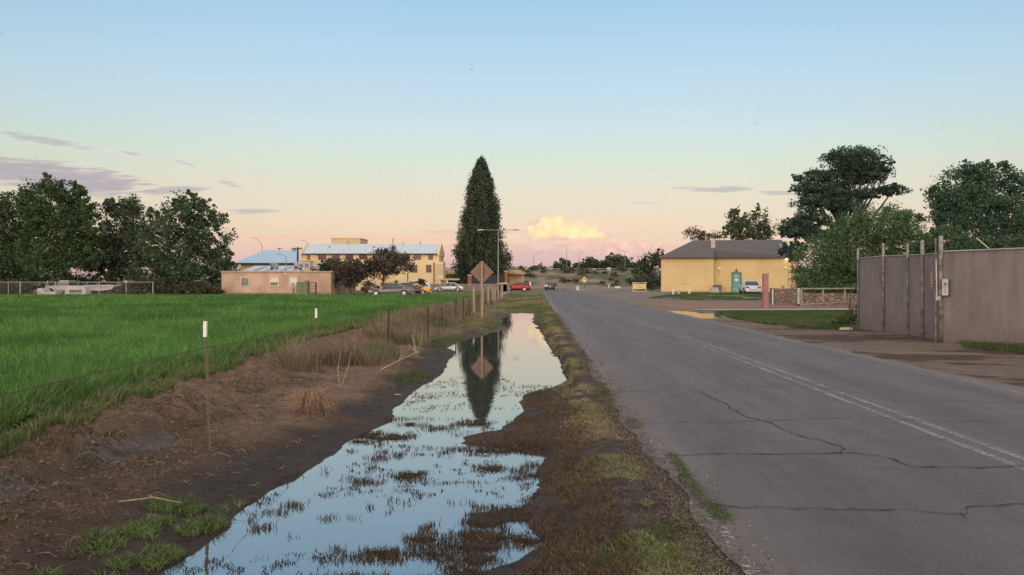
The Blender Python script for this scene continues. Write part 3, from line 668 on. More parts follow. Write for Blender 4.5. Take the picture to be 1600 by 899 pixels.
kk = np.clip(sm(-wedge(xq, yq), .5, 1.6), 0, 1)[:, None]; cc0 = np.repeat(C(.06,.042,.034)*(1-kk)+C(.17,.108,.076)*kk*rng.uniform(.7, 1.15, (nC, 1)), 6, 0)
stuff(npmesh('dirt_clods', Vc.reshape(-1, 3), Fo, mat('clod soil', (0,0,0), .95, 20, .3, .5, 60, attr=True), col=cc0), 'crumbly brown dirt clods lying over the bank', 'clods')
# small stones on the verge
ST = MB()
for i in range(260):
    yv = 4.4*(20/4.4)**r_.random(); xv = r_.choice([r_.uniform(.9,1.5), r_.uniform(-5,-3.3), r_.uniform(7.5,10.5)]); s_ = r_.uniform(.004,.011)
    ST.box((xv, yv, max(G(xv, yv), .004 if 1.1 < xv < 7.3 else -9)+s_*.3), (s_*1.5, s_, s_*.8), r_.uniform(0,3), .7)
stuff(ST.build('small_stones', mat('stones', (.28,.23,.20), .9, 9, .4)), 'small loose stones scattered on verge and bank', 'stones')

# ------------------------------------------------------------------ individual plants on the bank
def strands(bm_, cx, cy, z0, r, h, n, rad, seed, droop=.3):
    q = random.Random(seed)
    for i in range(n):
        a = q.uniform(0, 2*pi); rr = r*q.uniform(.2, 1.1); hh_ = h*q.uniform(.4, 1.05)
        p0 = (cx+cos(a)*r*.18*q.random(), cy+sin(a)*r*.18*q.random(), z0)
        p1 = (cx+cos(a)*rr*.55+q.gauss(0,.03), cy+sin(a)*rr*.55+q.gauss(0,.03), z0+hh_*.75)
        p2 = (cx+cos(a)*rr+q.gauss(0,.04), cy+sin(a)*rr+q.gauss(0,.04), z0+hh_*(1-droop*q.random()*2))
        bm_.tube([p0, p1, p2], [rad, rad*.7, rad*.25], 3, False)
m_ = MB(); cx, cy = GX(487, 10.3), 10.3
strands(m_, cx, cy, G(cx, cy)-.01, .38, .42, 560, .0034, 3, .75)
tag(m_.build('tumbleweed', mat('rust dry weed', (.29,.185,.125), .9, 8, .4)), 'round rusty brown tumbleweed lodged at the foot of the bank', 'tumbleweed')
def branch(name, label, pts, r, seed, m, grp=None):
    q = random.Random(seed); bm_ = MB(); pts = [Vector(p) for p in pts]
    bm_.tube(pts, [r*(1-.6*i/(len(pts)-1)) for i in range(len(pts))], 5)
    for i in range(1, len(pts)-1):
        for s in range(2):
            Lt = min((pts[-1]-pts[0]).length*.22, .3); dv = Vector((q.uniform(-1,1), q.uniform(-.6,.6), q.uniform(-.1,.9)))*Lt*.6; bm_.tube([pts[i], pts[i]+dv*.5, pts[i]+dv], [r*.5, r*.4, r*.15], 4)
    return tag(bm_.build(name, m), label, 'branch', grp)
BLE = mat('bleached branch', (.34,.26,.19), .85, 8, .25)
def gp(u, v, z=-.05):
    Yd = F*(H-z)/(v-VPY); return (GX(u, Yd), Yd, z)
a, b_ = gp(595, 582), gp(643, 545)
branch('fallen_branch', 'bleached forked branch leaning in the dry weeds beyond the second white-topped post', [(a[0],a[1],.0),(a[0]+.25,a[1]+.5,.12),(a[0]+.5,a[1]+1.1,.22),(b_[0],b_[1],.30)], .014, 5, BLE)
a = gp(180, 636, .1)
branch('fallen_branch', 'pale dry branch lying on the bank crest left of the nearest post', [(a[0]-.25,a[1]+.1,.17),(a[0],a[1],.16),(a[0]+.2,a[1]-.12,.13),(a[0]+.42,a[1]-.12,.11)], .007, 6, BLE)
a = gp(200, 795, -.12)
branch('fallen_branch', 'pale twig lying beside the bright grass in the lower left corner', [(a[0]-.1,a[1]+.05,-.08),(a[0]+.15,a[1]+.1,-.06),(a[0]+.4,a[1]+.05,-.09)], .006, 7, BLE)
for j, (u, v, h_, lab) in enumerate(((530,600,.62,'two tall thin tan stems rising right of the second white-topped post'), (648,556,.75,'tall thin pale stems rising behind the bleached forked branch'))):
    p = gp(u, v, -.05); q_ = MB(); zz = G(p[0], p[1])
    q_.tube([(p[0],p[1],zz),(p[0]-.02,p[1],zz+h_*.5),(p[0]+.02,p[1]+.02,zz+h_)], [.007,.006,.003], 4); q_.tube([(p[0]+.03,p[1],zz),(p[0]+.14,p[1]+.02,zz+h_*.5),(p[0]+.2,p[1],zz+h_*.95)], [.007,.005,.003], 4)
    tag(q_.build('weed_stem', BLE), lab, 'weed')

# ------------------------------------------------------------------ trees
def leafcloud(pts, size, c0, c1, clumpcol):
    n = len(pts); nrm = rng.standard_normal((n, 3)); nrm /= np.linalg.norm(nrm, axis=1)[:, None]
    t = np.cross(nrm, rng.standard_normal((n, 3))); t /= np.linalg.norm(t, axis=1)[:, None]; bt = np.cross(nrm, t)
    s = size*(.35+1.0*rng.random(n)**1.6)[:, None]
    V = np.stack([pts - t*s, pts + bt*s*.6, pts + t*s, pts - bt*s*.6], 1).reshape(-1, 3)
    Fc = np.arange(n*4).reshape(n, 4); k = np.clip(clumpcol + rng.uniform(-.13, .13, n), 0, 1)[:, None]
    c = (np.array(c0)*(1-k)+np.array(c1)*k)*np.array([1.30, 1.32, 1.42])
    return V, Fc, np.repeat(c, 4, 0)
def crown_pts(blobs, n, clump=.16, per=60, shell=.55, flat=.8, sub=4):
    bl = []
    for bb in blobs:
        bl.append((bb[0], bb[1], bb[2], bb[3]*.90, bb[4]*.90, bb[5]*.90))
        for _ in range(sub):
            dv = rng.standard_normal(3); dv /= np.linalg.norm(dv); f = rng.uniform(.22, .42)
            bl.append((bb[0]+dv[0]*bb[3]*.82, bb[1]+dv[1]*bb[4]*.82, bb[2]+dv[2]*bb[5]*.82, bb[3]*f, bb[4]*f, bb[5]*f))
    blobs = bl
    vol = np.array([bb[3]*bb[4]*bb[5] for bb in blobs])**.67; pr = vol/vol.sum(); nc = max(8, n//per)
    which = rng.choice(len(blobs), nc, p=pr); B = np.array(blobs)[which]
    dv = rng.standard_normal((nc, 3)); dv /= np.linalg.norm(dv, axis=1)[:, None]
    rad = shell+(1.02-shell)*rng.random(nc)**.6; rad = np.clip(rad*(1+.09*rng.standard_normal(nc)), .1, 1.10); inn = rng.random(nc) < .10; rad[inn] *= rng.random(inn.sum())
    ctr = B[:, :3] + dv*B[:, 3:]*rad[:, None]; cr_ = clump*np.maximum(B[:, 3:].mean(1), np.array(blobs)[:, 3:].mean()*.8)*rng.uniform(.5, 1.5, nc)
    pts = np.repeat(ctr, per, 0) + np.clip(rng.standard_normal((nc*per, 3)), -1.7, 1.7)*np.repeat(cr_, per)[:, None]*np.array([1, 1, flat])
    cc = np.repeat(np.clip(.5+.9*(rng.random(nc)-.5)*.8+.35*(rng.random(len(blobs))[which]-.5), 0, 1), per); return pts, cc, ctr
def tree(name, label, Yd, blobs, n, size, c0, c1, trunk=None, cat='tree', clump=.16, per=60, shell=.5, group=None, tr=.25, bark=(.10,.075,.06), core=True, limbs=9, base_z=0.0, depth=.85, flat=.8, bare=0):
    """blobs: (u, v, ru, rv) lobes of the crown as seen at distance Yd"""
    k = Yd/F; W_ = [(GX(u, Yd)+0.0, Yd + rng.uniform(-.25,.25)*ru*k, ZV(v, Yd), ru*k, ru*k*depth, rv*k) for (u, v, ru, rv) in blobs]
    tu = trunk if trunk is not None else blobs[0][0]; bx = GX(tu, Yd)
    root = thing(name, label, cat, (bx, Yd, base_z), 0, group)
    W_ = [(a-bx, b2-Yd, c-base_z, d1, d2, d3) for (a, b2, c, d1, d2, d3) in W_]
    pts, cc, ctr = crown_pts(W_, n, clump, per, shell, flat)
    keep = pts[:, 2] > .15; V, Fc, c_ = leafcloud(pts[keep], size, c0, c1, cc[keep])
    npmesh('crown', V, Fc, LM, root, col=c_)
    zc = np.mean([w[2] for w in W_]); m_ = MB(); q = random.Random(int(abs(bx)*10)+n)
    top = Vector((np.mean([w[0] for w in W_])*.6, 0, zc*.9)); 
    m_.tube([(0,0,-.1), (q.uniform(-.1,.1), 0, zc*.3), (top.x*.5, 0, zc*.6), top], [tr*1.25, tr, tr*.75, tr*.4], 8)
    q2 = ctr[np.random.default_rng(3).choice(len(ctr), min(limbs, len(ctr)), replace=False)]
    for p in q2:
        s = Vector((top.x*.4, 0, zc*q.uniform(.3,.75))); e_ = Vector(p); md = s.lerp(e_, .5)+Vector((q.uniform(-.3,.3), 0, q.uniform(-.2,.4)))
        m_.tube([s, md, e_], [tr*.42, tr*.26, tr*.08], 5)
    for i in range(bare):
        w = W_[q.randrange(len(W_))]; s = Vector((w[0], w[1], w[2])); a = q.uniform(0, pi); L = q.uniform(.9, 1.35)
        e_ = s+Vector((cos(a)*w[3]*L, q.uniform(-.3,.3), abs(sin(a))*w[5]*L)); m_.tube([s, s.lerp(e_, .55)+Vector((q.uniform(-.2,.2),0,.1)), e_], [tr*.3, tr*.18, tr*.06], 4)
    m_.build('trunk', mat('bark %.2f' % bark[0], bark, .95, 6, .35, .6), root)
    return root
DG0, DG1 = (.026,.040,.021), (.070,.100,.045)
GL = 'dense trees behind the field'
tree('shade_tree', 'dark broad tree at the far left edge of the field', 101, [(-25,372,65,78),(15,340,42,48),(25,400,50,52),(-5,430,60,30)], 34000, .185, DG0, DG1, 0, clump=.13)
tree('shade_tree', 'tallest dark green tree of the left group, behind the old vehicles', 99, [(78,325,42,50),(70,372,62,60),(120,350,36,48),(50,318,22,38),(100,300,26,26),(92,415,58,32),(130,385,36,42),(128,306,12,16)], 52000, .185, (.027,.044,.020), (.075,.115,.046), 85, clump=.125)
tree('shade_tree', 'dark tree with sky gaps between tallest tree and right tree', 103, [(180,352,42,44),(215,350,34,40),(165,395,40,34),(205,398,42,40),(185,422,34,20),(192,322,30,18)], 31000, .185, (.030,.040,.024), (.080,.100,.050), 172, clump=.13, tr=.45)
tree('shade_tree', 'feathery tree at the right end of the left group, beside tan house', 96, [(290,345,46,44),(298,322,26,22),(325,372,38,46),(262,388,52,50),(305,418,56,42),(348,405,22,34),(240,425,42,36),(345,430,28,28),(330,448,36,14),(340,340,18,18)], 50000, .175, (.030,.046,.026), (.080,.115,.058), 285, clump=.12, limbs=16)
for (u, v, ru, rv, lab, yd) in ((20,452,24,13,'low brown-green scrub bush behind fence at far left',93), (228,446,30,18,'scrubby olive bush behind the chain-link fence end',92), (262,450,26,15,'low dark scrub bush between fence end and feathery tree',91),(310,450,34,14,'low dark scrub bush under the feathery tree, left of tan house',92),(205,452,18,12,'small dry brown bush right of the old vehicles',93)):
    tree('scrub_bush', lab, yd, [(u,v,ru,rv),(u+ru*.5,v+4,ru*.6,rv*.7)], 2600, .17, (.030,.030,.017), (.085,.082,.042), cat='bush', tr=.06, limbs=5, clump=.2)
tree('scrub_bush', 'dark undergrowth far behind the left half of chain-link fence', 110, [(40,440,40,14),(75,442,30,13),(0,442,30,14)], 4200, .2, (.030,.038,.022), (.080,.095,.046), cat='bush', tr=.06, limbs=4)
tree('scrub_bush', 'dark undergrowth far behind the old vehicles under the trees', 112, [(120,441,34,13),(150,444,26,11),(100,446,24,10)], 3800, .2, (.030,.034,.022), (.080,.085,.046), cat='bush', tr=.06, limbs=4)
# cypress
def cypress():
    Yd = 150.0; k = Yd/F; bx = GX(752, Yd); hz = ZV(249, Yd)
    root = thing('cypress_tree', 'tall dark conical evergreen rising beside the road', 'tree', (bx, Yd, 0))
    prof_z = np.array([ZV(v, Yd) for v in (452, 440, 425, 400, 375, 350, 325, 300, 280, 265, 255, 249)]); prof_r = np.array([30, 41, 44, 43, 39, 34, 28.5, 22, 16, 10, 5.5, .8])*k*.93
    n = 1300; z = .6 + (hz-.6)*rng.random(n)**1.25; a = rng.uniform(0, 2*pi, n)
    r = np.interp(z, prof_z, prof_r)*(.55+.47*rng.random(n)**.5)*(1+.22*(vn(a*2, z, 1.1, 5)-.5)*2+.08*(vn(a*6, z, .5, 6)-.5)*2)
    ctr = np.stack([np.cos(a)*r + .25*np.sin(z*.5)*0, np.sin(a)*r, z], 1); per = 44
    pts = np.repeat(ctr, per, 0) + rng.standard_normal((n*per, 3))*np.array([.32, .32, .62])*np.repeat(.45+.55*np.clip(r/3, 0, 1), per)[:, None]
    cc = np.repeat(rng.random(n), per); V, Fc, c_ = leafcloud(pts, .20, (.030,.038,.025), (.078,.095,.054), cc)
    npmesh('crown', V, Fc, LM, root, col=c_)
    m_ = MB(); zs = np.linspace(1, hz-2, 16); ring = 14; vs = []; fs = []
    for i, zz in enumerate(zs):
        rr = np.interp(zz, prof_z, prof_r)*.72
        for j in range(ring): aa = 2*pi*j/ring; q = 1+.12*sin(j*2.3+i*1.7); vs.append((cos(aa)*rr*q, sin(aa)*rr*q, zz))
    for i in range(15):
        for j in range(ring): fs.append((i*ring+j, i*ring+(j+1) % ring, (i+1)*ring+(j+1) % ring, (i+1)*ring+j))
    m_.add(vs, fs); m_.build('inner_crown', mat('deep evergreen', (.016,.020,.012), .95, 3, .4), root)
    MB().tube([(0,0,-.2),(0,0,3),(0,0,hz-1)], [.5,.4,.05], 8).tube([(.05,0,hz-1.5),(.1,0,hz+1.2)], [.05,.015], 4).build('trunk', mat('bark 0.10', (.10,.075,.06)), root)
cypress()
# right side trees
PG0, PG1 = (.024,.042,.031), (.065,.098,.064)
tree('pine_tree', 'big spreading dark pine with cloud-shaped tiers behind green tree', 76,
     [(1330,250,50,22),(1290,278,44,16),(1350,275,44,18),(1262,296,26,13),(1310,300,58,16),(1375,262,22,20),(1280,318,44,14),(1395,296,26,11),(1360,302,26,10),(1250,355,34,17),(1275,340,38,12),(1322,325,30,14),(1240,392,24,18),(1270,368,30,12),(1225,360,12,10),(1246,275,12,9)],
     86000, .115, PG0, PG1, 1322, clump=.13, per=50, shell=.12, tr=.42, bark=(.05,.042,.038), limbs=34, base_z=.1, flat=.6, depth=.9)
tree('leafy_tree', 'light green rounded tree in front of the pine, behind stone wall', 57,
     [(1370,352,58,36),(1330,385,62,50),(1400,385,54,46),(1285,410,48,46),(1345,425,70,36),(1275,440,38,26),(1420,410,40,40),(1390,440,50,24),(1425,352,24,24),(1310,452,56,18)],
     70000, .092, (.034,.062,.026), (.095,.148,.060), 1340, clump=.17, per=40, shell=.35, limbs=12, bark=(.07,.058,.05))
tree('shade_tree', 'large dark green tree above the right end of the grey fence', 62,
     [(1510,300,50,46),(1560,290,44,38),(1475,318,32,36),(1610,310,50,52),(1540,345,70,34),(1490,350,40,24),(1590,368,60,30),(1518,268,26,16),(1650,350,60,60),(1462,298,14,12),(1560,262,16,12)],
     66000, .115, (.027,.055,.035), (.070,.125,.068), 1545, clump=.14, per=45, shell=.35, limbs=22, bark=(.07,.058,.05))
tree('shade_bush', 'dark leafy bushes showing over the top of the grey fence', 46,
     [(1480,385,45,28),(1530,395,45,24),(1590,392,50,26),(1445,405,30,30),(1640,400,50,30)], 26000, .09, (.020,.040,.020), (.065,.105,.045), 1540, cat='bush', clump=.18, per=40, tr=.1)
tree('background_tree', 'green tree rising behind the grey roof of yellow house', 128, [(1152,342,18,20),(1165,362,26,16),(1145,358,16,12),(1150,328,10,8)], 5200, .22, (.030,.045,.024), (.085,.105,.050), 1158, clump=.17, per=30, limbs=10, bare=4)
tree('background_tree', 'sparse spiky-topped tree behind the right end of grey roof', 131, [(1186,352,18,24),(1195,366,18,14),(1182,330,7,10)], 3600, .20, (.030,.042,.024), (.080,.095,.048), 1186, clump=.18, per=25, limbs=14, bare=14)
tree('background_tree', 'thin reddish sparse tree behind the chimney of the grey roof', 130, [(1085,366,16,12),(1100,370,12,8)], 900, .20, (.060,.045,.030), (.14,.10,.062), 1088, clump=.26, per=10, limbs=14, bare=18, core=False, tr=.16)
tree('background_tree', 'nearly bare branching tree behind the middle of the grey roof', 130, [(1122,372,18,12)], 260, .18, (.07,.055,.035), (.14,.11,.07), 1122, clump=.2, per=8, limbs=12, bare=26, tr=.16)
tree('background_tree', 'scraggly dark tree against the left corner of yellow house', 122, [(1018,408,20,14),(1012,430,24,18),(1030,400,8,14),(1030,440,14,12)], 4600, .19, (.022,.030,.018), (.065,.078,.038), 1016, clump=.19, per=20, limbs=14, bare=8, tr=.14)
tree('background_bush', 'grey green bush below the scraggly tree near the signboard', 118, [(1003,440,20,14),(1020,444,16,12)], 3000, .17, (.035,.045,.028), (.085,.10,.055), 1006, cat='bush', clump=.2, tr=.08)
# parking trees
PT0, PT1 = (.034,.029,.023), (.105,.092,.066)
tree('parking_tree', 'wide dark purplish tree over the parked grey sedan', 98, [(600,408,36,18),(585,420,42,16),(622,412,28,16),(606,395,18,10),(560,424,26,14),(640,412,12,10)], 15000, .135, PT0, PT1, 598, clump=.16, per=40, limbs=14, tr=.13)
tree('parking_tree', 'low brownish tree left of the grey sedan, touching tan house', 96, [(552,424,20,20),(535,420,16,13),(545,438,20,12)], 8200, .135, (.036,.030,.024), (.11,.092,.062), 548, clump=.17, per=35, limbs=12, tr=.12)
tree('parking_tree', 'dark green tree behind the rooftop units of tan house', 112, [(517,414,18,10),(505,420,14,8),(528,418,14,9)], 4200, .16, (.022,.030,.022), (.070,.082,.052), 517, clump=.18, per=30, limbs=6, tr=.12)
tree('clipped_bush', 'dark rounded bush behind the white van', 92, [(655,440,9,5),(660,442,8,5)], 1400, .10, (.022,.026,.019), (.060,.066,.042), 655, cat='bush', tr=.05, limbs=3)
for i, (u, lab) in enumerate(((508,'far left thin grey-stemmed shrub by tan house wall'), (575,'thin grey-stemmed shrub behind the grey sedan bonnet'), (612,'thin grey-stemmed shrub behind the grey sedan roof'))):
    tree('hedge_shrub', lab, 96, [(u,448,16,9)], 1500, .12, (.07,.06,.05), (.16,.13,.10), u, cat='shrub', tr=.05, limbs=12, bare=8)
tree('corner_weed', 'tall dark green weed bush at the near corner of the grey fence', 27.4, [(1335,497,14,20),(1322,504,16,13),(1312,507,12,9),(1345,485,6,14)], 9000, .035, (.030,.042,.018), (.095,.115,.045), 1335, cat='weed bush', tr=.02, limbs=14, clump=.2, base_z=0)

# ------------------------------------------------------------------ far embankment and its trees
ex = np.linspace(-75, 330, 240); sv = np.linspace(0, 1, 26); EX, SV = np.meshgrid(ex, sv)
EY = 246 + SV*52 + (fb(EX, SV*30, 22, 3, 80)-.5)*10*(1-SV)
hz_ = 5.9 + .9*sm(EX, 0, 60)*0
EZ = -.3 + (hz_+.3)*sm(SV, 0, .86) + (fb(EX, EY, 9, 4, 81)-.5)*1.3*np.sin(np.clip(SV*1.16, 0, 1)*pi)
q1, q2 = len(ex), len(sv); ii = np.arange(q1*q2).reshape(q2, q1)
eq = np.stack([ii[:-1,:-1].ravel(), ii[:-1,1:].ravel(), ii[1:,1:].ravel(), ii[1:,:-1].ravel()], 1)
ec = mixc(C(.21,.155,.115), C(.085,.078,.050), sm(fb(EX, EY, 6, 5, 82), .40, .60))
o = npmesh('embankment', np.stack([EX.ravel(), EY.ravel(), EZ.ravel()], 1), eq, mat('scrubby slope', (0,0,0), .95, .5, .3, .6, 3, attr=True), col=ec.reshape(-1, 3), smooth=True); tag(o, kind='structure')
gr = thing('guard_rail', 'long pale guard rail along the top of the far embankment', 'guard rail', (0,292.5,5.85))
m_ = MB(); m_.b2(-70, 220, -.05, .05, .5, .72); m_.build('rail', mat('galvanised', (.34,.32,.31), .6, 1, .15, metal=.2), gr)
for i in range(60):
    MB().b2(-68+i*4.8, -67.85+i*4.8, .06, .2, -.3, .75).build('post', mat('galvanised', (.34,.32,.31)), gr)
o = MB().quad((-75,291,5.87),(330,291,5.87),(330,306,5.87),(-75,306,5.87)).build('highway', ASPH); tag(o, kind='structure')
et = [(877,415,14,12,'rounded tree standing alone at the left of the embankment row'), (920,415,16,11,'first low tree right of the gap in the embankment row'),(935,416,14,10,'second tree of the embankment row, lower than the first'),(948,414,14,12,'tree behind the small grey square sign, left'),
      (960,410,16,15,'tallest round tree in the middle of the embankment row'),(975,412,14,14,'tree with ragged top beside the tallest embankment tree'),(988,417,14,9,'lower tree near the right lamp on the embankment'),(1003,417,12,10,'last tree of the embankment row beside the scraggly tree'), (905,418,9,7,'small shrub-like tree beside the highway lamp')]
for (u, v, ru, rv, lab) in et:
    tree('highway_tree', lab, 318, [(u,v,ru,rv),(u+ru*.4,v+3,ru*.7,rv*.7),(u-ru*.4,v+4,ru*.6,rv*.6)], 2600, .50, (.030,.040,.026), (.085,.098,.055), clump=.16, per=30, base_z=5, limbs=5, tr=.2)
dl, c_, cc_ = crown_pts([(x_, 560+rng.uniform(-20,20), 8+rng.uniform(-1,2), 14, 8, 3.5+rng.uniform(-1,1.5)) for x_ in range(-260, 420, 14)], 24000, .2, 20, .3)
V, Fc, c3 = leafcloud(dl, 1.0, (.035,.042,.035), (.075,.085,.06), c_)
stuff(npmesh('distant_treeline', V, Fc, LM, col=c3), 'low dark distant treeline on the horizon beyond the highway', 'distant trees')
shr = [(812,438,7),(826,432,9),(845,436,8),(868,432,9),(884,438,7),(901,431,8),(935,440,7),(952,433,8),(978,436,9),(998,432,10),(858,440,6),(918,430,9)]
rs_ = random.Random(12); shr = [(rs_.uniform(798,1035), 0, rs_.uniform(4,10)) for _ in range(46)]
for i, (u, v, r0) in enumerate(shr):
    yd = rs_.uniform(250, 292); k = yd/F; z0 = float(-.3+6.2*sm((yd-246)/52, 0, .86)) + .1; v = VPY-(z0+r0*.3*k-H)/k
    tree('slope_shrub', 'low olive shrub on the scrubby embankment slope', yd, [(u,v,r0,r0*.4)], 420, .30, (.035,.038,.022), (.10,.10,.055), cat='shrub', clump=.22, per=20, group='shrubs on the embankment slope', tr=.05, limbs=2, base_z=z0)

# ------------------------------------------------------------------ buildings
WIN = mat('dark glass', (.030,.026,.028), .15, 1, .2, spec=.6); WFR = mat('window frame brown', (.16,.055,.045), .6); WTR = mat('pale trim', (.52,.42,.33), .8)
def window(par, x0, x1, z0, z1, y, fm=WFR, gm=WIN, blind=0.0, frame=.07, cross=True, sill=None):
    m_ = MB(); t = frame
    m_.b2(x0, x1, y-.07, y+.05, z1-t, z1); m_.b2(x0, x1, y-.07, y+.05, z0, z0+t); m_.b2(x0, x0+t, y-.07, y+.05, z0+t, z1-t); m_.b2(x1-t, x1, y-.07, y+.05, z0+t, z1-t)
    if cross: m_.b2(x0+t, x1-t, y-.05, y+.03, (z0+z1)/2-t*.4, (z0+z1)/2+t*.4); m_.b2((x0+x1)/2-t*.4, (x0+x1)/2+t*.4, y-.053, y+.03, z0+t, z1-t)
    w = m_.build('window', fm, par)
    MB().b2(x0+t, x1-t, y-.02, y+.01, z0+t, z1-t).build('pane', gm, w)
    if blind: MB().b2(x0+t, x1-t, y-.04, y-.024, z1-t-(z1-z0-2*t)*blind, z1-t).build('blind', mat('window blind', (.62,.56,.44), .8, 3, .08), w)
    if sill: MB().b2(x0-.08, x1+.08, y-.12, y-.072, z0-.09, z0-.003).build('sill', sill, w)
    return w
# tan flat-roofed house by the field
YA = 94.0; xa0, xa1 = -38.3, GX(517, YA)
TAN = mat('tan stucco', (.40,.270,.195), .92, .5, .16, .3, 12, col2=(.47,.325,.24), stretch=(1,1,.6))
h = thing('tan_house', 'low flat-roofed tan stucco house across the field', 'house', (xa0, YA, 0)); L = xa1-xa0
MB().b2(0, L, 0, 10, -.2, 2.75).build('wall', TAN, h)
MB().b2(-.12, L+.12, -.12, 10.12, 2.753, 2.92).build('roof', mat('roof edge', (.36,.25,.19), .9, 1, .2), h)
MB().b2(-.04, L+.04, -.05, -.003, -.2, .28).build('plinth', mat('weathered base', (.29,.185,.13), .95, 1.5, .3), h)
for (u0, u1, bl) in ((375.5,390.5,0), (421.5,436.5,.55), (452,466,.97)):
    window(h, GX(u0,YA)-xa0, GX(u1,YA)-xa0, ZV(448,YA), ZV(433,YA), -.03, WTR, WIN, bl, .13, False)
MB().tube([(GX(446,YA)-xa0,-.08,2.6),(GX(446,YA)-xa0,-.16,2.45)], .07, 8).build('wall_lamp', mat('white enamel', (.7,.68,.62), .5), h)
MB().b2(GX(523,97)-xa0, GX(523,97)-xa0+1.0, 9.9, 10.1, 0, 2).build('rear_step', TAN, h)
# wooden rack and utility box in front
rk = thing('wooden_rack', 'dark brown wooden shelf rack against the tan house', 'rack', P(487, 92.5))
for x_ in (-.55,.45): MB().b2(x_,x_+.1,-.2,.2,0,1.55).build('upright', mat('dark timber', (.12,.06,.045), .9), rk)
for z in (.35,.75,1.1,1.5): MB().b2(-.449,.449,-.2,.2,z-.04,z+.03).build('shelf', mat('dark timber', (.12,.06,.045)), rk)
ub = thing('utility_cabinet', 'dull green steel utility cabinet at the far field edge', 'cabinet', P(473.5, 84))
MB().box((0,0,.75), (1.22,.9,1.5)).build('cabinet_body', mat('dull green enamel', (.13,.16,.105), .7, 2, .15), ub, bevel=.03)
MB().box((0,0,1.545), (1.3,.98,.08)).build('lid', mat('dull green enamel', (.13,.16,.105)), ub)
MB().b2(-.01,.01,-.466,-.452,.1,1.4).build('door_seam', mat('seam dark', (.04,.05,.035)), ub)
MB().b2(.25,.55,-.2,.3,1.586,1.75).build('vent_hood', mat('dull green enamel', (.13,.16,.105)), ub)
pb = thing('meter_post', 'grey meter box on a post left of the green cabinet', 'meter post', P(458.5, 86))
MB().b2(-.09,.09,-.09,.09,0,1.2).build('post', mat('weathered grey wood', (.20,.17,.15), .9, 4, .2), pb); MB().b2(-.2,.2,-.22,-.093,.85,1.5).build('meter_box', mat('grey enamel', (.30,.29,.26), .6), pb)
# white ribbed annex roof with skylights
YN = 104.0
an = thing('annex_building', 'annex with sloping white metal roof and skylights behind tan house', 'annex', (GX(376,YN), YN+.2, 0)); LA = GX(468,YN)-GX(376,YN)
MB().b2(.1, LA-.1, .3, 7.8, 0, 2.85).build('wall', mat('yellow stucco', (.60,.43,.235), .9, .6, .10, .2, 14), an)
z0, z1 = ZV(424.3,YN), ZV(415.5,109)
MB().add([(0,0,z0-.1),(LA,0,z0-.1),(LA,0,z0),(0,0,z0),(0,5,z1-.1),(LA,5,z1-.1),(LA,5,z1),(0,5,z1)], [(0,1,2,3),(4,7,6,5),(3,2,6,7),(0,4,5,1),(0,3,7,4),(1,5,6,2)]).build('roof', mat('white ribbed roof', (.55,.55,.56), .5, 2, .08, .3, 6), an)
for f_ in (.15,.36,.62,.80):
    x0_ = LA*f_; m_ = MB(); m_.add([(x0_,.8,z0+.16*(z1-z0)+.02),(x0_+.8,.8,z0+.16*(z1-z0)+.02),(x0_+1.1,4.2,z0+.84*(z1-z0)+.02),(x0_+.3,4.2,z0+.84*(z1-z0)+.02)], [(0,1,2,3)]); m_.build('skylight', mat('smoked skylight', (.22,.22,.24), .3), an)
def cooler(u, v0, v1, yd, w, lab):
    c = thing('rooftop_cooler', lab, 'cooler', (GX(u,yd), yd, ZV(v1,yd))); hh = ZV(v0,yd)-ZV(v1,yd)
    MB().b2(-w/2,w/2,-.6,.6,.18,hh-.06).build('housing', mat('cooler grey', (.40,.40,.41), .6, 3, .2), c, bevel=.04)
    for i in range(max(2,int(w/.9))):
        x0_ = -w/2+.1+i*(w-.1)/max(2,int(w/.9)); m_ = MB()
        for k in range(6): zz = .26+k*(hh-.42)/6; m_.b2(x0_, x0_+(w-.3)/max(2,int(w/.9))-.05, -.63, -.605, zz, zz+.06)
        m_.build('louvre', mat('louvre dark', (.13,.13,.14), .7), c)
    MB().b2(-w/2-.04,w/2+.04,-.64,.64,hh-.057,hh).build('top', mat('cooler top', (.5,.49,.47), .6), c)
    for sx in (-1,1): MB().b2(sx*w/2-.1*(sx>0),sx*w/2+.1*(sx<0),-.5,.5,-.1,.177).build('foot', mat('cooler foot', (.25,.2,.17)), c)
cooler(477.5,410,421.5,97.5,1.45,'largest grey louvred cooler on tan house roof'); cooler(493,414.5,422.5,98,.75,'small grey cooler right of the largest rooftop cooler')
cooler(428.5,410.5,420.5,103.8,.75,'small cooler on the white sloping annex roof, near its middle'); cooler(464,409.5,419,103.2,.5,'narrow pale cooler at the right end of annex roof')
# blue metal roofed hall
YB = 122.0; bx0, bx1 = GX(372,YB), GX(468,YB); LB = bx1-bx0
h = thing('metal_roof_hall', 'hall with broad blue-grey metal roof behind the tan house', 'building', (bx0, YB, 0))
MB().b2(.3, LB-.9, .3, 5, 0, ZV(411.5,YB)-.02).build('wall', mat('yellow stucco', (.60,.43,.235)), h)
ze, zr = ZV(411,YB), ZV(391.5,127); o1 = 2.2
MB().add([(-.3,-.3,ze),(LB,-.3,ze),(LB-1.4,5,zr),(o1,5,zr),(-.3,10,ze),(LB-3.2,10,ze)], [(0,1,2,3),(3,2,5,4),(0,3,4),(1,5,2),(0,4,5,1)]).build('roof', mat('blue metal roof', (.33,.45,.56), .42, .4, .06, .25, 3, metal=.15, stretch=(8,1,1)), h)
MB().b2(-.3, LB, -.36, -.303, ze-.3, ze-.01).build('fascia', mat('dark fascia', (.05,.04,.045), .7), h)
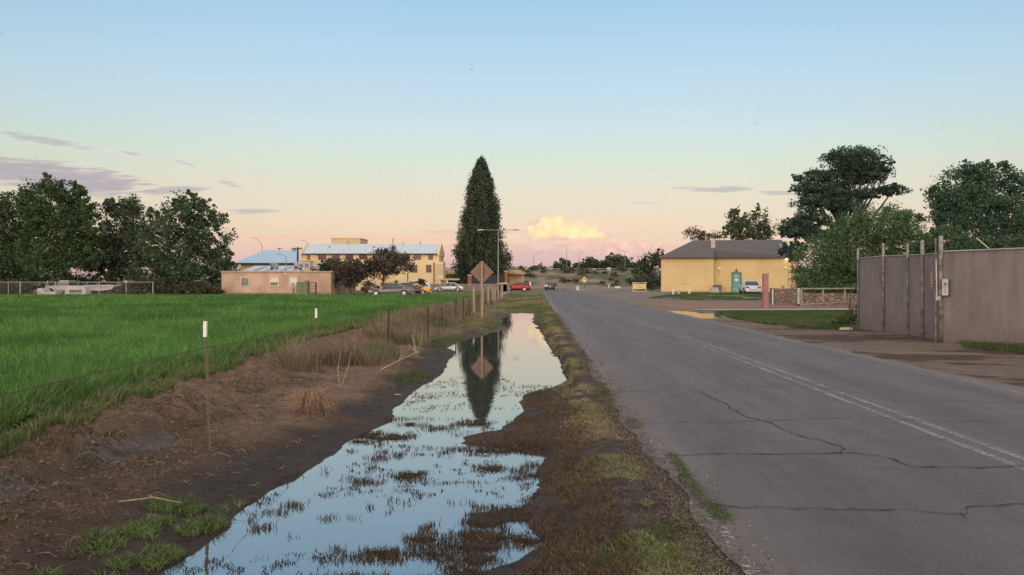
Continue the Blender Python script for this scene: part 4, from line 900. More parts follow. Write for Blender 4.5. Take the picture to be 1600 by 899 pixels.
MB().tube([(LB*.75,5,zr-.1),(LB*.75,5,zr+.3)], .3, 10).tube([(LB*.75-.6,5,zr+.28),(LB*.75+.3,5,zr+.33)], .06, 6).build('roof_vent', mat('grey metal', (.25,.25,.26), .5, metal=.4), h)
# yellow two-storey building
YC = 142.0; cx0, cx1 = GX(470.5,YC), GX(686,YC); LC = cx1-cx0
YEL = mat('cream yellow stucco', (.66,.50,.29), .9, .35, .09, .2, 10)
h = thing('school_building', 'long two-storey cream yellow building with pale metal roof', 'building', (cx0, YC, 0)); ze, zr = ZV(396.5,YC), ZV(381.5,YC+3.5)
MB().b2(0, LC, 0, 7, -.2, ze).build('wall', YEL, h)
MB().add([(.2,-.4,ze+.01),(LC-.2,-.4,ze+.01),(LC-.2,3.5,zr),(.2,3.5,zr),(.2,7.4,ze+.01),(LC-.2,7.4,ze+.01)], [(0,1,2,3),(3,2,5,4),(0,3,4),(1,5,2),(0,4,5,1)]).build('roof', mat('pale standing seam roof', (.47,.50,.54), .45, .4, .07, .2, 3, metal=.1, stretch=(6,1,1)), h)
for x_ in (-.12, LC-.22):
    MB().prism([(-.5,ze-.35),(-.5,ze+.2),(3.3,zr+.08),(3.3,zr+.28),(3.7,zr+.28),(3.7,zr+.08),(7.5,ze+.2),(7.5,ze-.35)], 'x', x_, x_+.34).build('gable_parapet', YEL, h)
MB().b2(.23, LC-.23, -.46, -.405, ze-.18, ze).build('gutter', mat('dark fascia', (.05,.04,.045)), h)
wm = mat('maroon glass', (.075,.030,.032), .2, 1, .25, spec=.6)
for (u0, u1) in ((497.5,509.5),(518.5,530.5),(540,552),(561.5,573.5),(583,595),(604.5,616.5),(626,638),(646,657.5),(669.5,676.5)):
    window(h, GX(u0,YC)-cx0, GX(u1,YC)-cx0, ZV(405.8,YC), ZV(397.6,YC), -.03, WFR, wm)
for (u0, u1) in ((497.5,509.5),(518.5,530.5),(540,552),(561.5,573.5),(583,595),(604.5,616.5),(640,652),(666,674)):
    window(h, GX(u0,YC)-cx0, GX(u1,YC)-cx0, ZV(425.8,YC), ZV(414,YC), -.03, WFR, wm)
dr = MB().b2(GX(480,YC)-cx0, GX(484.6,YC)-cx0, -.06, -.003, ZV(407,YC), ZV(397.6,YC)).build('red_door', mat('red paint', (.32,.06,.045), .6), h)
m_ = MB()
for z in (ZV(407,YC)+.02, ZV(407,YC)+.5, ZV(407,YC)+.95): m_.tube([(-.4,-1.3,z),(GX(488,YC)-cx0,-1.3,z)], .03, 5)
for x_ in (-.4,.6,1.5,2.1): m_.tube([(x_,-1.3,ZV(407,YC)-.1),(x_,-1.3,ZV(407,YC)+.97)], .03, 5)
m_.build('balcony_rail', mat('rail grey', (.3,.27,.25), .6), h)
MB().b2(-.5, GX(489,YC)-cx0, -1.35, -.003, ZV(409,YC), ZV(407.3,YC)).build('balcony', YEL, h)
MB().tube([(GX(678,YC)-cx0,-.1,0),(GX(678,YC)-cx0,-.1,ZV(410,YC))], .09, 6).build('drain_pipe', mat('red-brown pipe', (.20,.07,.05), .6), h)
MB().tube([(GX(637,YC)-cx0,-.1,0),(GX(637,YC)-cx0,-.1,ZV(427,YC))], .08, 6).build('drain_pipe', mat('red-brown pipe', (.20,.07,.05)), h)
MB().b2(GX(684,YC)-cx0+.02, LC+.85, -1.0, 3, -.2, ZV(409.5,YC)).build('stair_block', YEL, h)
for x_ in (LC+.0, LC+.35, LC+.68): MB().b2(x_-.07, x_+.05, -1.06, -1.003, ZV(430,YC), ZV(413,YC)).build('slit_shade', mat('stucco recess shade', (.42,.31,.20), .9), h)  # raised strips; the shade of slit recesses is put into the darker colour
MB().b2(LC+.3, LC+4.0, -3.4, -1.07, ZV(438,YC)-.0, ZV(435.5,YC)).build('entrance_canopy', mat('pale concrete', (.42,.36,.31)), h)
for x_ in (LC+.4, LC+1.7): MB().b2(x_, x_+.3, -3.3, -3.0, 0, ZV(438,YC)-.003).build('canopy_column', YEL, h)
MB().b2(GX(523,152)-cx0, GX(567.5,152)-cx0, 7.45, 14, 0, ZV(373.6,150)).build('penthouse', mat('ochre stucco', (.52,.39,.22), .9, .5, .1), h)
MB().b2(GX(523,152)-cx0-.1, GX(567.5,152)-cx0+.1, 7.4, 14.1, ZV(373.6,150)+.003, ZV(373.6,150)+.15).build('parapet_cap', mat('ochre cap', (.42,.3,.18)), h)
for (u, hh_) in ((515,.7),(544,.6),(614,1.1),(630,.35),(657,.5)):
    yv = 2.0 if u == 515 else 3.5; MB().tube([(GX(u,YC+yv)-cx0, yv, zr-(1.1 if yv < 3 else .2)), (GX(u,YC+yv)-cx0, yv, zr-(1.0 if yv<3 else 0)+hh_)], .11, 6).build('vent_pipe', mat('vent grey', (.22,.22,.23), .6), h)
# low wings right of it, behind the cypress
YD = 160.0
h = thing('school_wing', 'low flat yellow wing between the school and dark conical tree', 'building', (GX(690,YD), YD, 0)); LD = 17
MB().b2(0, LD, 0, 10, 0, ZV(429,YD)).build('wall', YEL, h); MB().b2(-.6, LD+.4, -2.4, 10.3, ZV(429,YD)+.01, ZV(427,YD)+.1).build('roof', mat('tan roof slab', (.50,.40,.28), .8), h)
MB().b2(1.0, LD-.5, 3, 9, ZV(427,YD)+.11, ZV(421.5,YD)).build('clerestory', mat('ochre stucco', (.52,.39,.22)), h)
for x_ in (.9, 3.0, 5.2): MB().b2(x_, x_+1.5, -.05, -.003, .1, 2.2).build('doorway', mat('dark doorway', (.05,.03,.03), .6), h)
# yellow house on the right
YH = 101.0; zb = .28; X0 = GX(1033,YH); X1h = GX(1113,YH); X2 = GX(1232,YH+1.6)
MUS = mat('mustard stucco', (.56,.415,.205), .92, .45, .10, .25, 12)
h = thing('yellow_house', 'plain mustard stucco house with hipped grey roof and turquoise door', 'house', (X0, YH, zb), -R(9.4)); W1 = X1h-X0; W2 = X2-X0
zev = ZV(402.5,YH)-zb
MB().b2(0, W1, 0, 11, -.4, zev).build('wall', MUS, h); MB().b2(W1+.002, W2, 1.6, 11, -.4, zev-.003).build('wall', MUS, h)
zr = ZV(376.3,YH+6)-zb; rx = GX(1071,YH+6)-X0; SHG = mat('grey shingles', (.105,.092,.092), .9, 1.2, .18, .5, 20, stretch=(1,1,4))
MB().add([(-.35,-.4,zev),(W1+.1,-.4,zev),(W1+.1,1.25,zev+.002),(W2+.4,1.25,zev),(W2+.4,11.4,zev),(-.35,11.4,zev),(rx,6,zr),(W2-1.2,6,zr),(W1+.1,1.25,zev+1.0)],
         [(0,1,8,6),(1,2,8),(8,2,3,7,6),(3,4,7),(4,5,6,7),(5,0,6),(0,5,4,3,2,1)]).build('roof', SHG, h)
MB().b2(-.4, W1+.12, -.46, -.403, zev-.16, zev+.03).b2(W1+.122, W2+.4, 1.19, 1.247, zev-.16, zev+.03).build('fascia', mat('brown fascia', (.10,.065,.055), .8), h)
chx = GX(1106,YH+3)-X0; MB().b2(chx-.28, chx+.28, 2.4, 2.9, zev+.3, ZV(374,YH+2.6)-zb).build('chimney', mat('pale chimney', (.40,.34,.30), .85), h)
vx = GX(1204,YH+4)-X0; MB().tube([(vx,3,zev+.5),(vx,3,zev+1.65)], .12, 8).tube([(vx,3,zev+1.6),(vx,3,zev+1.8)], .24, 8).build('roof_vent', mat('galvanised', (.34,.32,.31)), h)
YW = YH+1.6
d0, d1 = GX(1138.2,YW)-X0, GX(1150.3,YW)-X0; zt = ZV(427.3,YW)-zb; DK = mat('door frame dark', (.07,.045,.04), .7)
m_ = MB(); m_.b2(d0-.09,d0,1.50,1.597,-.05,zt+.1); m_.b2(d1,d1+.09,1.50,1.597,-.05,zt+.1); m_.b2(d0,d1,1.50,1.597,zt,zt+.1); fr = m_.build('door_frame', DK, h)
dd = MB().b2(d0+.003,d1-.003,1.53,1.59,0,zt-.003).build('door', mat('turquoise paint', (.09,.28,.27), .6, 2, .12), h)
MB().b2(d0+.3,d1-.3,1.51,1.527,zt*.58,zt*.70).build('notice', mat('paper white', (.62,.62,.55), .8), dd); MB().b2(d0+.32,d1-.42,1.512,1.527,zt*.80,zt*.86).build('notice', mat('paper white', (.62,.62,.55)), dd)
MB().b2(d0+.05,d1-.05,1.518,1.527,.12,.5).build('kick_plate', mat('turquoise pale', (.16,.36,.33), .5), dd)
def wlamp(u, v, mm, nm='wall_lamp', s=.18):
    x_ = GX(u,YW)-X0; z_ = ZV(v,YW)-zb; m_ = MB(); m_.box((x_,1.48,z_), (s*2,.2,s), 0, .6); m_.b2(x_-.04,x_+.04,1.5,1.597,z_-.05,z_+.25); return m_.build(nm, mm, h)
wlamp(1118.5,420.5, mat('white enamel', (.7,.68,.62))); wlamp(1144,423.5, DK); wlamp(1216.5,419.5, mat('white enamel', (.7,.68,.62))); wlamp(1229,420, DK, s=.12)
lit = wlamp(1218,404.6, mat('lamp housing', (.5,.45,.36))); x_ = GX(1218,YW)-X0; z_ = ZV(405.4,YW)-zb
MB().box((x_,1.40,z_-.06), (.26,.14,.1)).build('bulb', mat('lit bulb', (1,.9,.7), .5, emit=(1,.82,.45,7)), lit)
pl = bpy.data.lights.new('lamp_glow', 'POINT'); pl.energy = 3.5; pl.color = (1,.80,.42); pl.shadow_soft_size = .08; po = bpy.data.objects.new('lamp_glow', pl); COL.objects.link(po); po.parent = h; po.location = (x_, 1.25, z_-.15)
for (u, v0, v1) in ((1221,422,447),(1118,422,430)):
    x_ = GX(u,YW)-X0; MB().tube([(x_,1.56,ZV(v1,YW)-zb),(x_,1.56,ZV(v0,YW)-zb)], .03, 5).build('conduit', mat('conduit grey', (.33,.26,.2), .6), h)
for (u, v) in ((1161,449),(1226,446),(1232,444),(1236,446),(1213,448)):
    x_ = GX(u,YW)-X0; z_ = ZV(v,YW)-zb; MB().box((x_,1.5,z_), (.22,.16,.3)).build('meter_box', mat('meter grey', (.24,.20,.16), .6), h)
MB().b2(GX(1064,YH)-X0, GX(1080,YH)-X0, -.012, -.002, ZV(444.4,YH)-zb, ZV(443.8,YH)-zb).build('stucco_seam', mat('seam brown', (.30,.2,.1), .9), h)
MB().b2(W1+4, W1+5.6, 1.588, 1.598, ZV(444,YW)-zb, ZV(443.4,YW)-zb).build('stucco_seam', mat('seam brown', (.30,.2,.1)), h)
MB().b2(.3, W1-.4, -.018, -.003, -.3, .12).build('plinth', mat('base stain', (.40,.27,.13), .95, 1.5, .3), h)
MB().b2(GX(1226,YW)-X0-.02, GX(1226,YW)-X0+.08, 1.54, 1.597, 0, zev-.2).build('drain_pipe', mat('brown pipe', (.2,.11,.06)), h)
# air conditioner & block
ac = thing('air_conditioner', 'dark slatted air conditioner beside the yellow house corner', 'air conditioner', (GX(1121,99.5), 99.6, .3), -R(9.4))
MB().b2(-.5,.5,-.4,.4,.05,.9).build('housing', mat('dark grille', (.10,.075,.065), .8, 12, .4), ac, bevel=.03)
for i in range(7): MB().b2(-.45,.45,-.425,-.403,.12+i*.11,.16+i*.11).build('slat', mat('grille slat', (.22,.17,.14), .7), ac)
MB().b2(-.52,.52,-.42,.42,.903,.95).build('lid', mat('grey enamel', (.30,.29,.26)), ac)
cb = P(1118, 93); tag(MB().prism([(-.55,0),(-.48,.62),(.3,.66),(.5,.12),(.5,0)], 'y', 0, .8).build('concrete_block', mat('pale concrete', (.42,.36,.31))), 'sloped pale concrete block in front of air conditioner', 'concrete block')
bpy.data.objects['concrete_block'].location = (cb[0], cb[1], .26)
for (u, hh_, yd, lab) in ((1051.5,.62,83,'square white post on the lawn, left of the two'), (1077,.60,84.5,'square white post on the lawn, right of the two')):
    o = MB().box((0,0,hh_/2), (.24,.24,hh_), 0, .94).box((0,0,hh_+.02), (.20,.20,.05), 0, .5).build('marker_post', mat('chalk white', (.55,.52,.46), .8, 4, .15)); o.location = (GX(u,yd), yd, .16); tag(o, lab, 'post', 'square white posts on the lawn')
cap = thing('vent_cap', 'small grey mushroom vent cap between the two white posts', 'vent', (GX(1060,83), 83, .17))
MB().tube([(0,0,0),(0,0,.22)], .08, 8).build('pipe', mat('conduit grey', (.33,.26,.2)), cap); MB().tube([(0,0,.18),(0,0,.26),(0,0,.36)], [.22,.2,.05], 10).build('cap', mat('grey enamel', (.30,.29,.26)), cap)

# ------------------------------------------------------------------ vehicles
GLS = mat('car glass', (.020,.024,.030), .08, 1, .1, spec=.7); TYR = mat('tyre rubber', (.022,.022,.023), .85); RIM = mat('alloy rim', (.42,.42,.43), .35, metal=.6); TRM = mat('black trim', (.025,.025,.027), .6)
def car(name, label, loc, rz, col, kind='sedan', Lc=4.7, Wc=1.82, Hc=1.45, rough=.28, metal=.35, light=None):
    """built with its nose toward -x"""
    pm = mat('paint '+name+str(col), col, rough, 1, .04, metal=metal, spec=.6)
    t = thing(name, label, 'car', loc, rz); h_ = Wc/2; hl = Lc/2
    zb_ = .22; bl = .62*Hc if kind == 'sedan' else .60*Hc
    if kind == 'sedan': prof = [(-hl,.50,.52),(-hl+.12,.60,.70),(-hl+.9,.83,.9),(-.85,.90,.98),(.0,.92,1.0),(.9,.93,1.0),(1.45,.95,.97),(hl-.25,.95,.88),(hl,.80,.70)]; gh = (-.95,-.25,.75,1.65)
    elif kind == 'suv': prof = [(-hl,.60,.60),(-hl+.15,.85,.80),(-hl+1.0,1.0,.95),(-.9,1.05,1.0),(.3,1.07,1.0),(1.3,1.08,1.0),(hl-.15,1.08,.95),(hl,.95,.80)]; gh = (-1.0,-.35,1.5,hl-.12)
    elif kind == 'van': prof = [(-hl,.60,.70),(-hl+.15,.95,.9),(-hl+.7,1.1,1.0),(0,1.15,1.0),(1.2,1.15,1.0),(hl-.08,1.15,.98),(hl,1.1,.92)]; gh = (-hl+.6,-hl+1.2,hl-.35,hl-.05)
    else: prof = [(-hl,.45,.5),(-hl+.15,.58,.75),(-hl+1.0,.75,.95),(-.7,.84,1.0),(.3,.86,1.0),(1.0,.90,1.0),(hl-.3,.90,.92),(hl,.72,.7)]; gh = (-.75,-.1,.6,1.45)
    vs = []; fs = []
    for (x_, zt_, wf) in prof:
        w_ = h_*(.78+.22*wf)
        vs += [(x_,-w_*.90,zb_),(x_,-w_,zb_+.18),(x_,-w_*.985,zt_*.82),(x_,-w_*.93,zt_),(x_,-w_*.5,zt_+.035),(x_,w_*.5,zt_+.035),(x_,w_*.93,zt_),(x_,w_*.985,zt_*.82),(x_,w_,zb_+.18),(x_,w_*.90,zb_)]
    n = 10
    for i in range(len(prof)-1):
        for k in range(n): fs.append((i*n+k, i*n+(k+1) % n, (i+1)*n+(k+1) % n, (i+1)*n+k))
    fs += [tuple(range(n)), tuple((len(prof)-1)*n+k for k in range(n))]
    o = MB().add(vs, fs).build('body', pm, t, smooth=True); s_ = o.modifiers.new('soft', 'SUBSURF'); s_.levels = s_.render_levels = 2
    zb2 = {'sedan':.88,'suv':1.0,'van':1.08,'sport':.82}[kind]; g0,g1,g2,g3 = gh; wb = h_*.93; wt = h_*.72 if kind != 'van' else h_*.82; zt = Hc-.04
    c = [(g0,-wb,zb2),(g3,-wb,zb2),(g3,wb,zb2),(g0,wb,zb2),(g1,-wt,zt),(g2,-wt,zt),(g2,wt,zt),(g1,wt,zt)]
    MB().add(c, [(3,2,1,0),(4,5,6,7),(0,1,5,4),(1,2,6,5),(2,3,7,6),(3,0,4,7)]).build('glasshouse', GLS, t, bevel=.05)
    r = MB(); r.add([(g1-.06,-wt-.02,zt-.03),(g2+.06,-wt-.02,zt-.03),(g2+.06,wt+.02,zt-.03),(g1-.06,wt+.02,zt-.03),(g1+.12,-wt+.1,Hc+.02),(g2-.1,-wt+.1,Hc+.02),(g2-.1,wt-.1,Hc+.02),(g1+.12,wt-.1,Hc+.02)], [(3,2,1,0),(4,5,6,7),(0,1,5,4),(1,2,6,5),(2,3,7,6),(3,0,4,7)])
    r.build('roof', pm, t, bevel=.03)
    for s in (-1,1):
        mxx = (g1+g2)/2; thin = .06 if kind != 'van' else .09
        segs = [((g0-.03,s*wb,zb2-.02),(g1,s*(wt+.012),zt),.045), ((g3+.02,s*wb,zb2-.02),(g2,s*(wt+.012),zt),thin), ((mxx,s*(wb+.006),zb2-.02),(mxx,s*(wt+.012),zt),.035)]
        if kind in ('suv','van'): segs.append((((mxx+g3)/2,s*(wb+.006),zb2-.02),((mxx+g2)/2+.1,s*(wt+.012),zt),.035))
        for (a_, b_, r_w) in segs: MB().tube([a_, b_], r_w, 5).build('pillar', pm, t)
        MB().box((g0+.15,s*(wb+.12),zb2+.06),(.12,.2,.14)).build('mirror', pm, t, bevel=.02)
        MB().b2(mxx-.25,mxx-.08,s*(h_+.004)-.012,s*(h_+.004)+.012,zb2-.20,zb2-.17).build('door_handle', TRM, t)
    wr = .33 if kind != 'suv' else .36
    for x_ in (-hl+.88, hl-.98):
        for s in (-1,1):
            yo = s*(h_-.02)
            a = MB().tube([(x_,s*(h_-.25),wr+.02),(x_,s*(h_+.008),wr+.02)], wr+.06, 20).build('wheel_arch', TRM, t)
            w = MB().tube([(x_,yo-.19*s,wr),(x_,yo-.02*s,wr),(x_,yo+.035*s,wr)], [wr,wr,wr*.92], 22).build('wheel', TYR, t)
            rm = MB().tube([(x_,yo+.036*s,wr),(x_,yo+.05*s,wr)], [wr*.66,wr*.55], 18).build('rim', RIM, w)
    for s in (-1,1):
        MB().box((-hl+.10,s*h_*.66,prof[1][1]-.02),(.16,.34,.12)).build('headlight', mat('headlight', (.55,.56,.58), .15), t, bevel=.02)
        MB().box((hl-.07,s*h_*.68,prof[-1][1]-.06),(.14,.36,.15)).build('taillight', mat('tail light', (.25,.02,.02), .25), t, bevel=.02)
    MB().box((hl-.02,0,prof[-1][1]-.12),(.06,.42,.15)).build('number_plate', mat('plate white', (.6,.6,.6), .5), t)
    MB().box((hl-.06,0,.36),(.16,Wc*.84,.2)).build('rear_bumper', pm if kind != 'van' else TRM, t, bevel=.04); MB().box((-hl+.06,0,.36),(.16,Wc*.8,.2)).build('front_bumper', pm, t, bevel=.04)
    MB().b2(-hl+.3,hl-.3,-h_*.8,h_*.8,.14,.24).build('underside', TRM, t)
    return t
car('parked_sedan', 'dark grey sedan parked at the edge of the field', (GX(612.5,84.5),84.5,.012), 0, (.12,.115,.115), Lc=4.9)
car('parked_hatchback', 'dark maroon car parked between the grey sedan and the yellow car', (GX(629,88.5),88.5,.012), R(5), (.055,.030,.036), 'sedan', Lc=4.3)
car('sports_car', 'bright yellow sports car in the car park row', (GX(646,91.5),91.5,.012), R(5), (.75,.40,.03), 'sport', Lc=4.2, Hc=1.30)
car('parked_wagon', 'white wagon parked at the right end of the car row', (GX(645,96),96,.012), R(4), (.62,.62,.60), 'suv', Lc=4.6, Hc=1.72)
car('pale_sedan', 'pale silver sedan parked in front of the school entrance', (GX(702,122),122,.012), R(3), (.50,.50,.48), 'sedan')
car('red_hatchback', 'red hatchback stopped behind the end of the wire fence', (GX(808.5,128),128,.0), 0, (.30,.018,.025), 'suv', Lc=4.3, Hc=1.5)
car('approaching_car', 'small dark car driving on the far end of the road', (GX(859,147),147,.006), R(-90), (.035,.030,.030), 'sedan', Lc=4.5)
car('silver_sedan', 'silver sedan parked nose-in at the turquoise door house', (GX(1179.5,84),86,.24), R(-96), (.50,.53,.57), 'sedan', Lc=4.7, Hc=1.48)
car('silver_hatchback', 'whitish car mostly hidden behind the chain-link fence and scrub', (GX(166,104),104,0), 0, (.42,.40,.38), 'suv', Lc=4.4, Hc=1.6)
# derelict vehicles behind the chain-link fence
yv = 92.0
cs = thing('camper_shell', 'upturned white camper shell with dark side window behind chain-link fence', 'camper shell', (GX(124,yv), yv, .05))
sh = [(-1.35,0),(-1.15,.75),(-.9,1.0),(-.4,1.1),(.6,1.08),(1.0,.95),(1.25,.5),(1.3,0)]
MB().prism(sh, 'y', -.8, .8).build('shell', mat('chalky white', (.42,.39,.36), .6, 2, .2), cs, bevel=.06); MB().b2(-.75,.75,-.83,-.803,.25,.62).build('side_window', WIN, cs)
m_ = MB(); m_.b2(-.82,.82,-.85,-.832,.19,.248); m_.b2(-.82,.82,-.85,-.832,.622,.68); m_.build('window_frame', mat('chrome trim', (.5,.48,.46), .4), cs)
bt = thing('boat_trailer', 'long pale grey boat hull on a trailer right of the camper shell', 'boat', (GX(157,yv+1), yv+1, .05))
MB().prism([(-1.9,.55),(-1.6,1.15),(1.5,1.2),(2.1,1.05),(1.8,.6),(.3,.42)], 'y', -.8, .8).build('hull', mat('faded hull', (.36,.33,.33), .6, 2, .15), bt, bevel=.08); MB().b2(-1.6,1.4,-.83,-.803,.92,1.0).build('rub_rail', mat('hull stripe', (.2,.18,.19)), bt)
for x_ in (-.4,.5): MB().tube([(x_,-.75,.3),(x_,-.55,.3)], .3, 14).build('wheel', TYR, bt)
MB().b2(-2.3,1.6,-.5,.5,.28,.38).build('trailer_frame', mat('rusty steel', (.13,.07,.05), .9), bt)
wt_ = thing('white_tub', 'white fibreglass tub leaning behind the fence, left of camper shell', 'tub', (GX(77,yv), yv, .05))
MB().prism([(-1.05,0),(-1.0,.78),(-.5,.82),(-.15,.35),(.5,.25),(1.1,.5),(1.15,0)], 'y', -.7, .7).build('tub', mat('chalky white', (.42,.39,.36)), wt_, bevel=.05); MB().b2(-.98,-.55,-.72,-.703,.25,.35).build('step', mat('hull stripe', (.2,.18,.19)), wt_)
pc = thing('old_pickup', 'old pale pickup cab parked behind the camper shell', 'pickup', (GX(106,yv+4), yv+4, .05))
MB().prism([(-2.4,.45),(-2.3,1.0),(-1.2,1.1),(-.8,1.1),(2.4,1.1),(2.4,.45)], 'y', -.9, .9).build('body', mat('faded silver', (.34,.33,.33), .5, 1, .1, metal=.2), pc, bevel=.06)
MB().prism([(-1.1,1.1),(-.6,1.65),(.5,1.68),(.65,1.1)], 'y', -.75, .75).build('cab', GLS, pc, bevel=.05); MB().prism([(-.68,1.62),(-.55,1.72),(.5,1.74),(.56,1.62)], 'y', -.78, .78).build('cab_roof', mat('faded silver', (.34,.33,.33)), pc)
for x_ in (-1.6,1.5): MB().tube([(x_,-.92,.38),(x_,-.7,.38)], .38, 16).build('wheel', TYR, pc)
hs = thing('far_house', 'small tan gabled house glimpsed under the left trees', 'house', (GX(184,150), 150, 0))
MB().b2(-2.5,2.5,0,6,0,2.6).build('wall', TAN, hs); MB().add([(-2.9,-.4,2.6),(2.9,-.4,2.6),(2.9,6.4,2.6),(-2.9,6.4,2.6),(-2.0,3,4.3),(2.0,3,4.3)], [(0,1,5,4),(1,2,5),(2,3,4,5),(3,0,4),(3,2,1,0)]).build('roof', mat('peach roof', (.55,.36,.25), .9), hs)
MB().b2(-.5,.5,-.04,-.003,.9,1.9).build('window', WIN, hs)

# ------------------------------------------------------------------ fences
GAL = mat('galvanised steel', (.36,.35,.34), .5, 4, .15, metal=.35); POSTG = mat('green steel post', (.13,.125,.085), .7, 20, .35, col2=(.12,.075,.05)); POSTD = mat('dark steel post', (.045,.035,.032), .85, 12, .3); POSTW = mat('weathered timber post', (.30,.225,.17), .95, 8, .3, .5)
WHT = mat('white post tip', (.72,.70,.66), .6, 20, .12)
wf = thing('wire_fence', 'strand wire fence on steel and timber posts along the ditch', 'fence', (-3.4, 7.9, 0))
FP = [(-3.33,7.9,'t'),(-3.72,13.2,'t'),(-3.5,18.3,'d'),(-3.22,23.3,'d'),(-3.25,27,'d'),(-3.12,30.4,'d'),(-3.2,34.5,'d'),(-3.25,38.5,'d'),(-3.3,42,'w'),(-3.3,45.5,'d'),(-3.3,49,'w'),(-3.3,52,'d'),(-3.3,55,'w'),(-3.3,58,'d'),(-3.3,61,'w'),(-3.3,64,'w'),(-3.3,67,'d'),(-3.3,70,'w'),(-3.3,73,'d'),(-3.3,76,'w'),(-3.3,79,'w')]
for i, (x_, y_, k) in enumerate(FP):
    X_, Y_ = x_+3.4, y_-7.9; z_ = G(x_, y_)-.25; q = random.Random(i); lx = q.uniform(-.03,.03)
    if k == 't':
        tp = 1.235 if i == 0 else 1.18; m_ = MB()
        lx = -.055 if i == 0 else -.03; a_, b_ = (X_, Y_, z_), (X_+lx, Y_, tp-.0)
        m_.tube([a_, b_], .0155, 4); 
        for kk in range(22): zz = .05+kk*(tp-.2)/22; f_ = (zz-z_)/(tp-z_); m_.box((X_+lx*f_, Y_-.018, zz), (.014,.012,.012))
        po_ = m_.build('post', POSTG, wf); MB().box((X_+lx, Y_, tp-.075), (.033,.03,.16), 0, .94).build('post_cap', WHT, po_)
    elif k == 'd': MB().tube([(X_,Y_,z_),(X_+lx,Y_,.92+q.uniform(-.2,.1))], .022, 5).build('post', POSTD, wf)
    else: MB().tube([(X_,Y_,z_),(X_+lx,Y_,1.2+q.uniform(-.1,.2))], [.075,.065], 7).build('post', POSTW, wf)
for hgt in (.28,.62,.98):
    pts = []
    for i in range(len(FP)-1):
        a, b_ = FP[i], FP[i+1]
        for k in range(4): t = k/4; pts.append((a[0]+(b_[0]-a[0])*t+3.4, a[1]+(b_[1]-a[1])*t-7.9, hgt-.05*sin(pi*t)+(.03 if i % 2 else 0)))
    a0 = (FP[0][0]+3.4+.22, -5.5, hgt-.02); pts = [a0] + pts
    MB().tube(pts, .0032, 4, False).build('wire', mat('rusty wire', (.07,.05,.04), .8), wf)
for i in range(14):
    y_ = 9.5+i*3.1; xx = np.interp(y_, [f[1] for f in FP], [f[0] for f in FP]); MB().tube([(xx+3.4,y_-7.9,.12),(xx+3.41,y_-7.9,1.0)], .004, 4).build('wire_stay', mat('rusty wire', (.07,.05,.04)), wf)
# far rail fence crossing
rf = thing('rail_fence', 'grey pipe rail fence along the far side of the field', 'fence', (-16, 81, 0))
for z in (.35,.75,1.15): MB().tube([(.0,0,z),(12.5,0,z)], .028, 6).build('rail', mat('grey pipe', (.17,.14,.13), .7, 3, .2), rf)
for i in range(9): MB().tube([(i*1.56,0,-.1),(i*1.56,0,1.22)], .045, 6).build('post', mat('grey pipe', (.17,.14,.13)), rf)
lw = thing('low_wall', 'low grey-brown wall along the back of the car park', 'wall', (-19, 126.5, 0))
MB().b2(0,15,0,.3,0,1.15).build('wall_face', mat('low wall render', (.21,.155,.135), .9, 1, .2), lw); MB().b2(-.05,15.05,-.05,.35,1.153,1.25).build('coping', mat('coping', (.30,.24,.21), .9), lw)
# chain-link on the left
cf = thing('chain_link_fence', 'tall chain-link fence with steel top rail at the left field end', 'fence', (-66, 88.5, 0)); xe = GX(240,88.5)+66
MB().tube([(0,0,1.57),(xe,0,1.57)], .032, 6).build('top_rail', GAL, cf)
for u in (-30,13,31.5,72,87,155,197,239):
    x_ = GX(u,88.5)+66; MB().tube([(x_,0,-.1),(x_,0,1.62)], .05 if u in (31.5,87,239) else .03, 6).build('post', GAL, cf)
m_ = MB(); q = 0
wires = []
for s in (1,-1):
    x_ = -1.7
    while x_ < xe+1.7:
        a, b_ = (x_, .02*s), (x_+1.5*s, .02*s); 
        xa, xb = (a[0], b_[0])
        if min(xa,xb) >= 0 and max(xa,xb) <= xe: m_.tube([(xa,.03,.05),(xb,.03,1.55)], .0035, 3, False)
        x_ += .16
m_.build('mesh', mat('mesh wire', (.24,.23,.22), .6), cf)

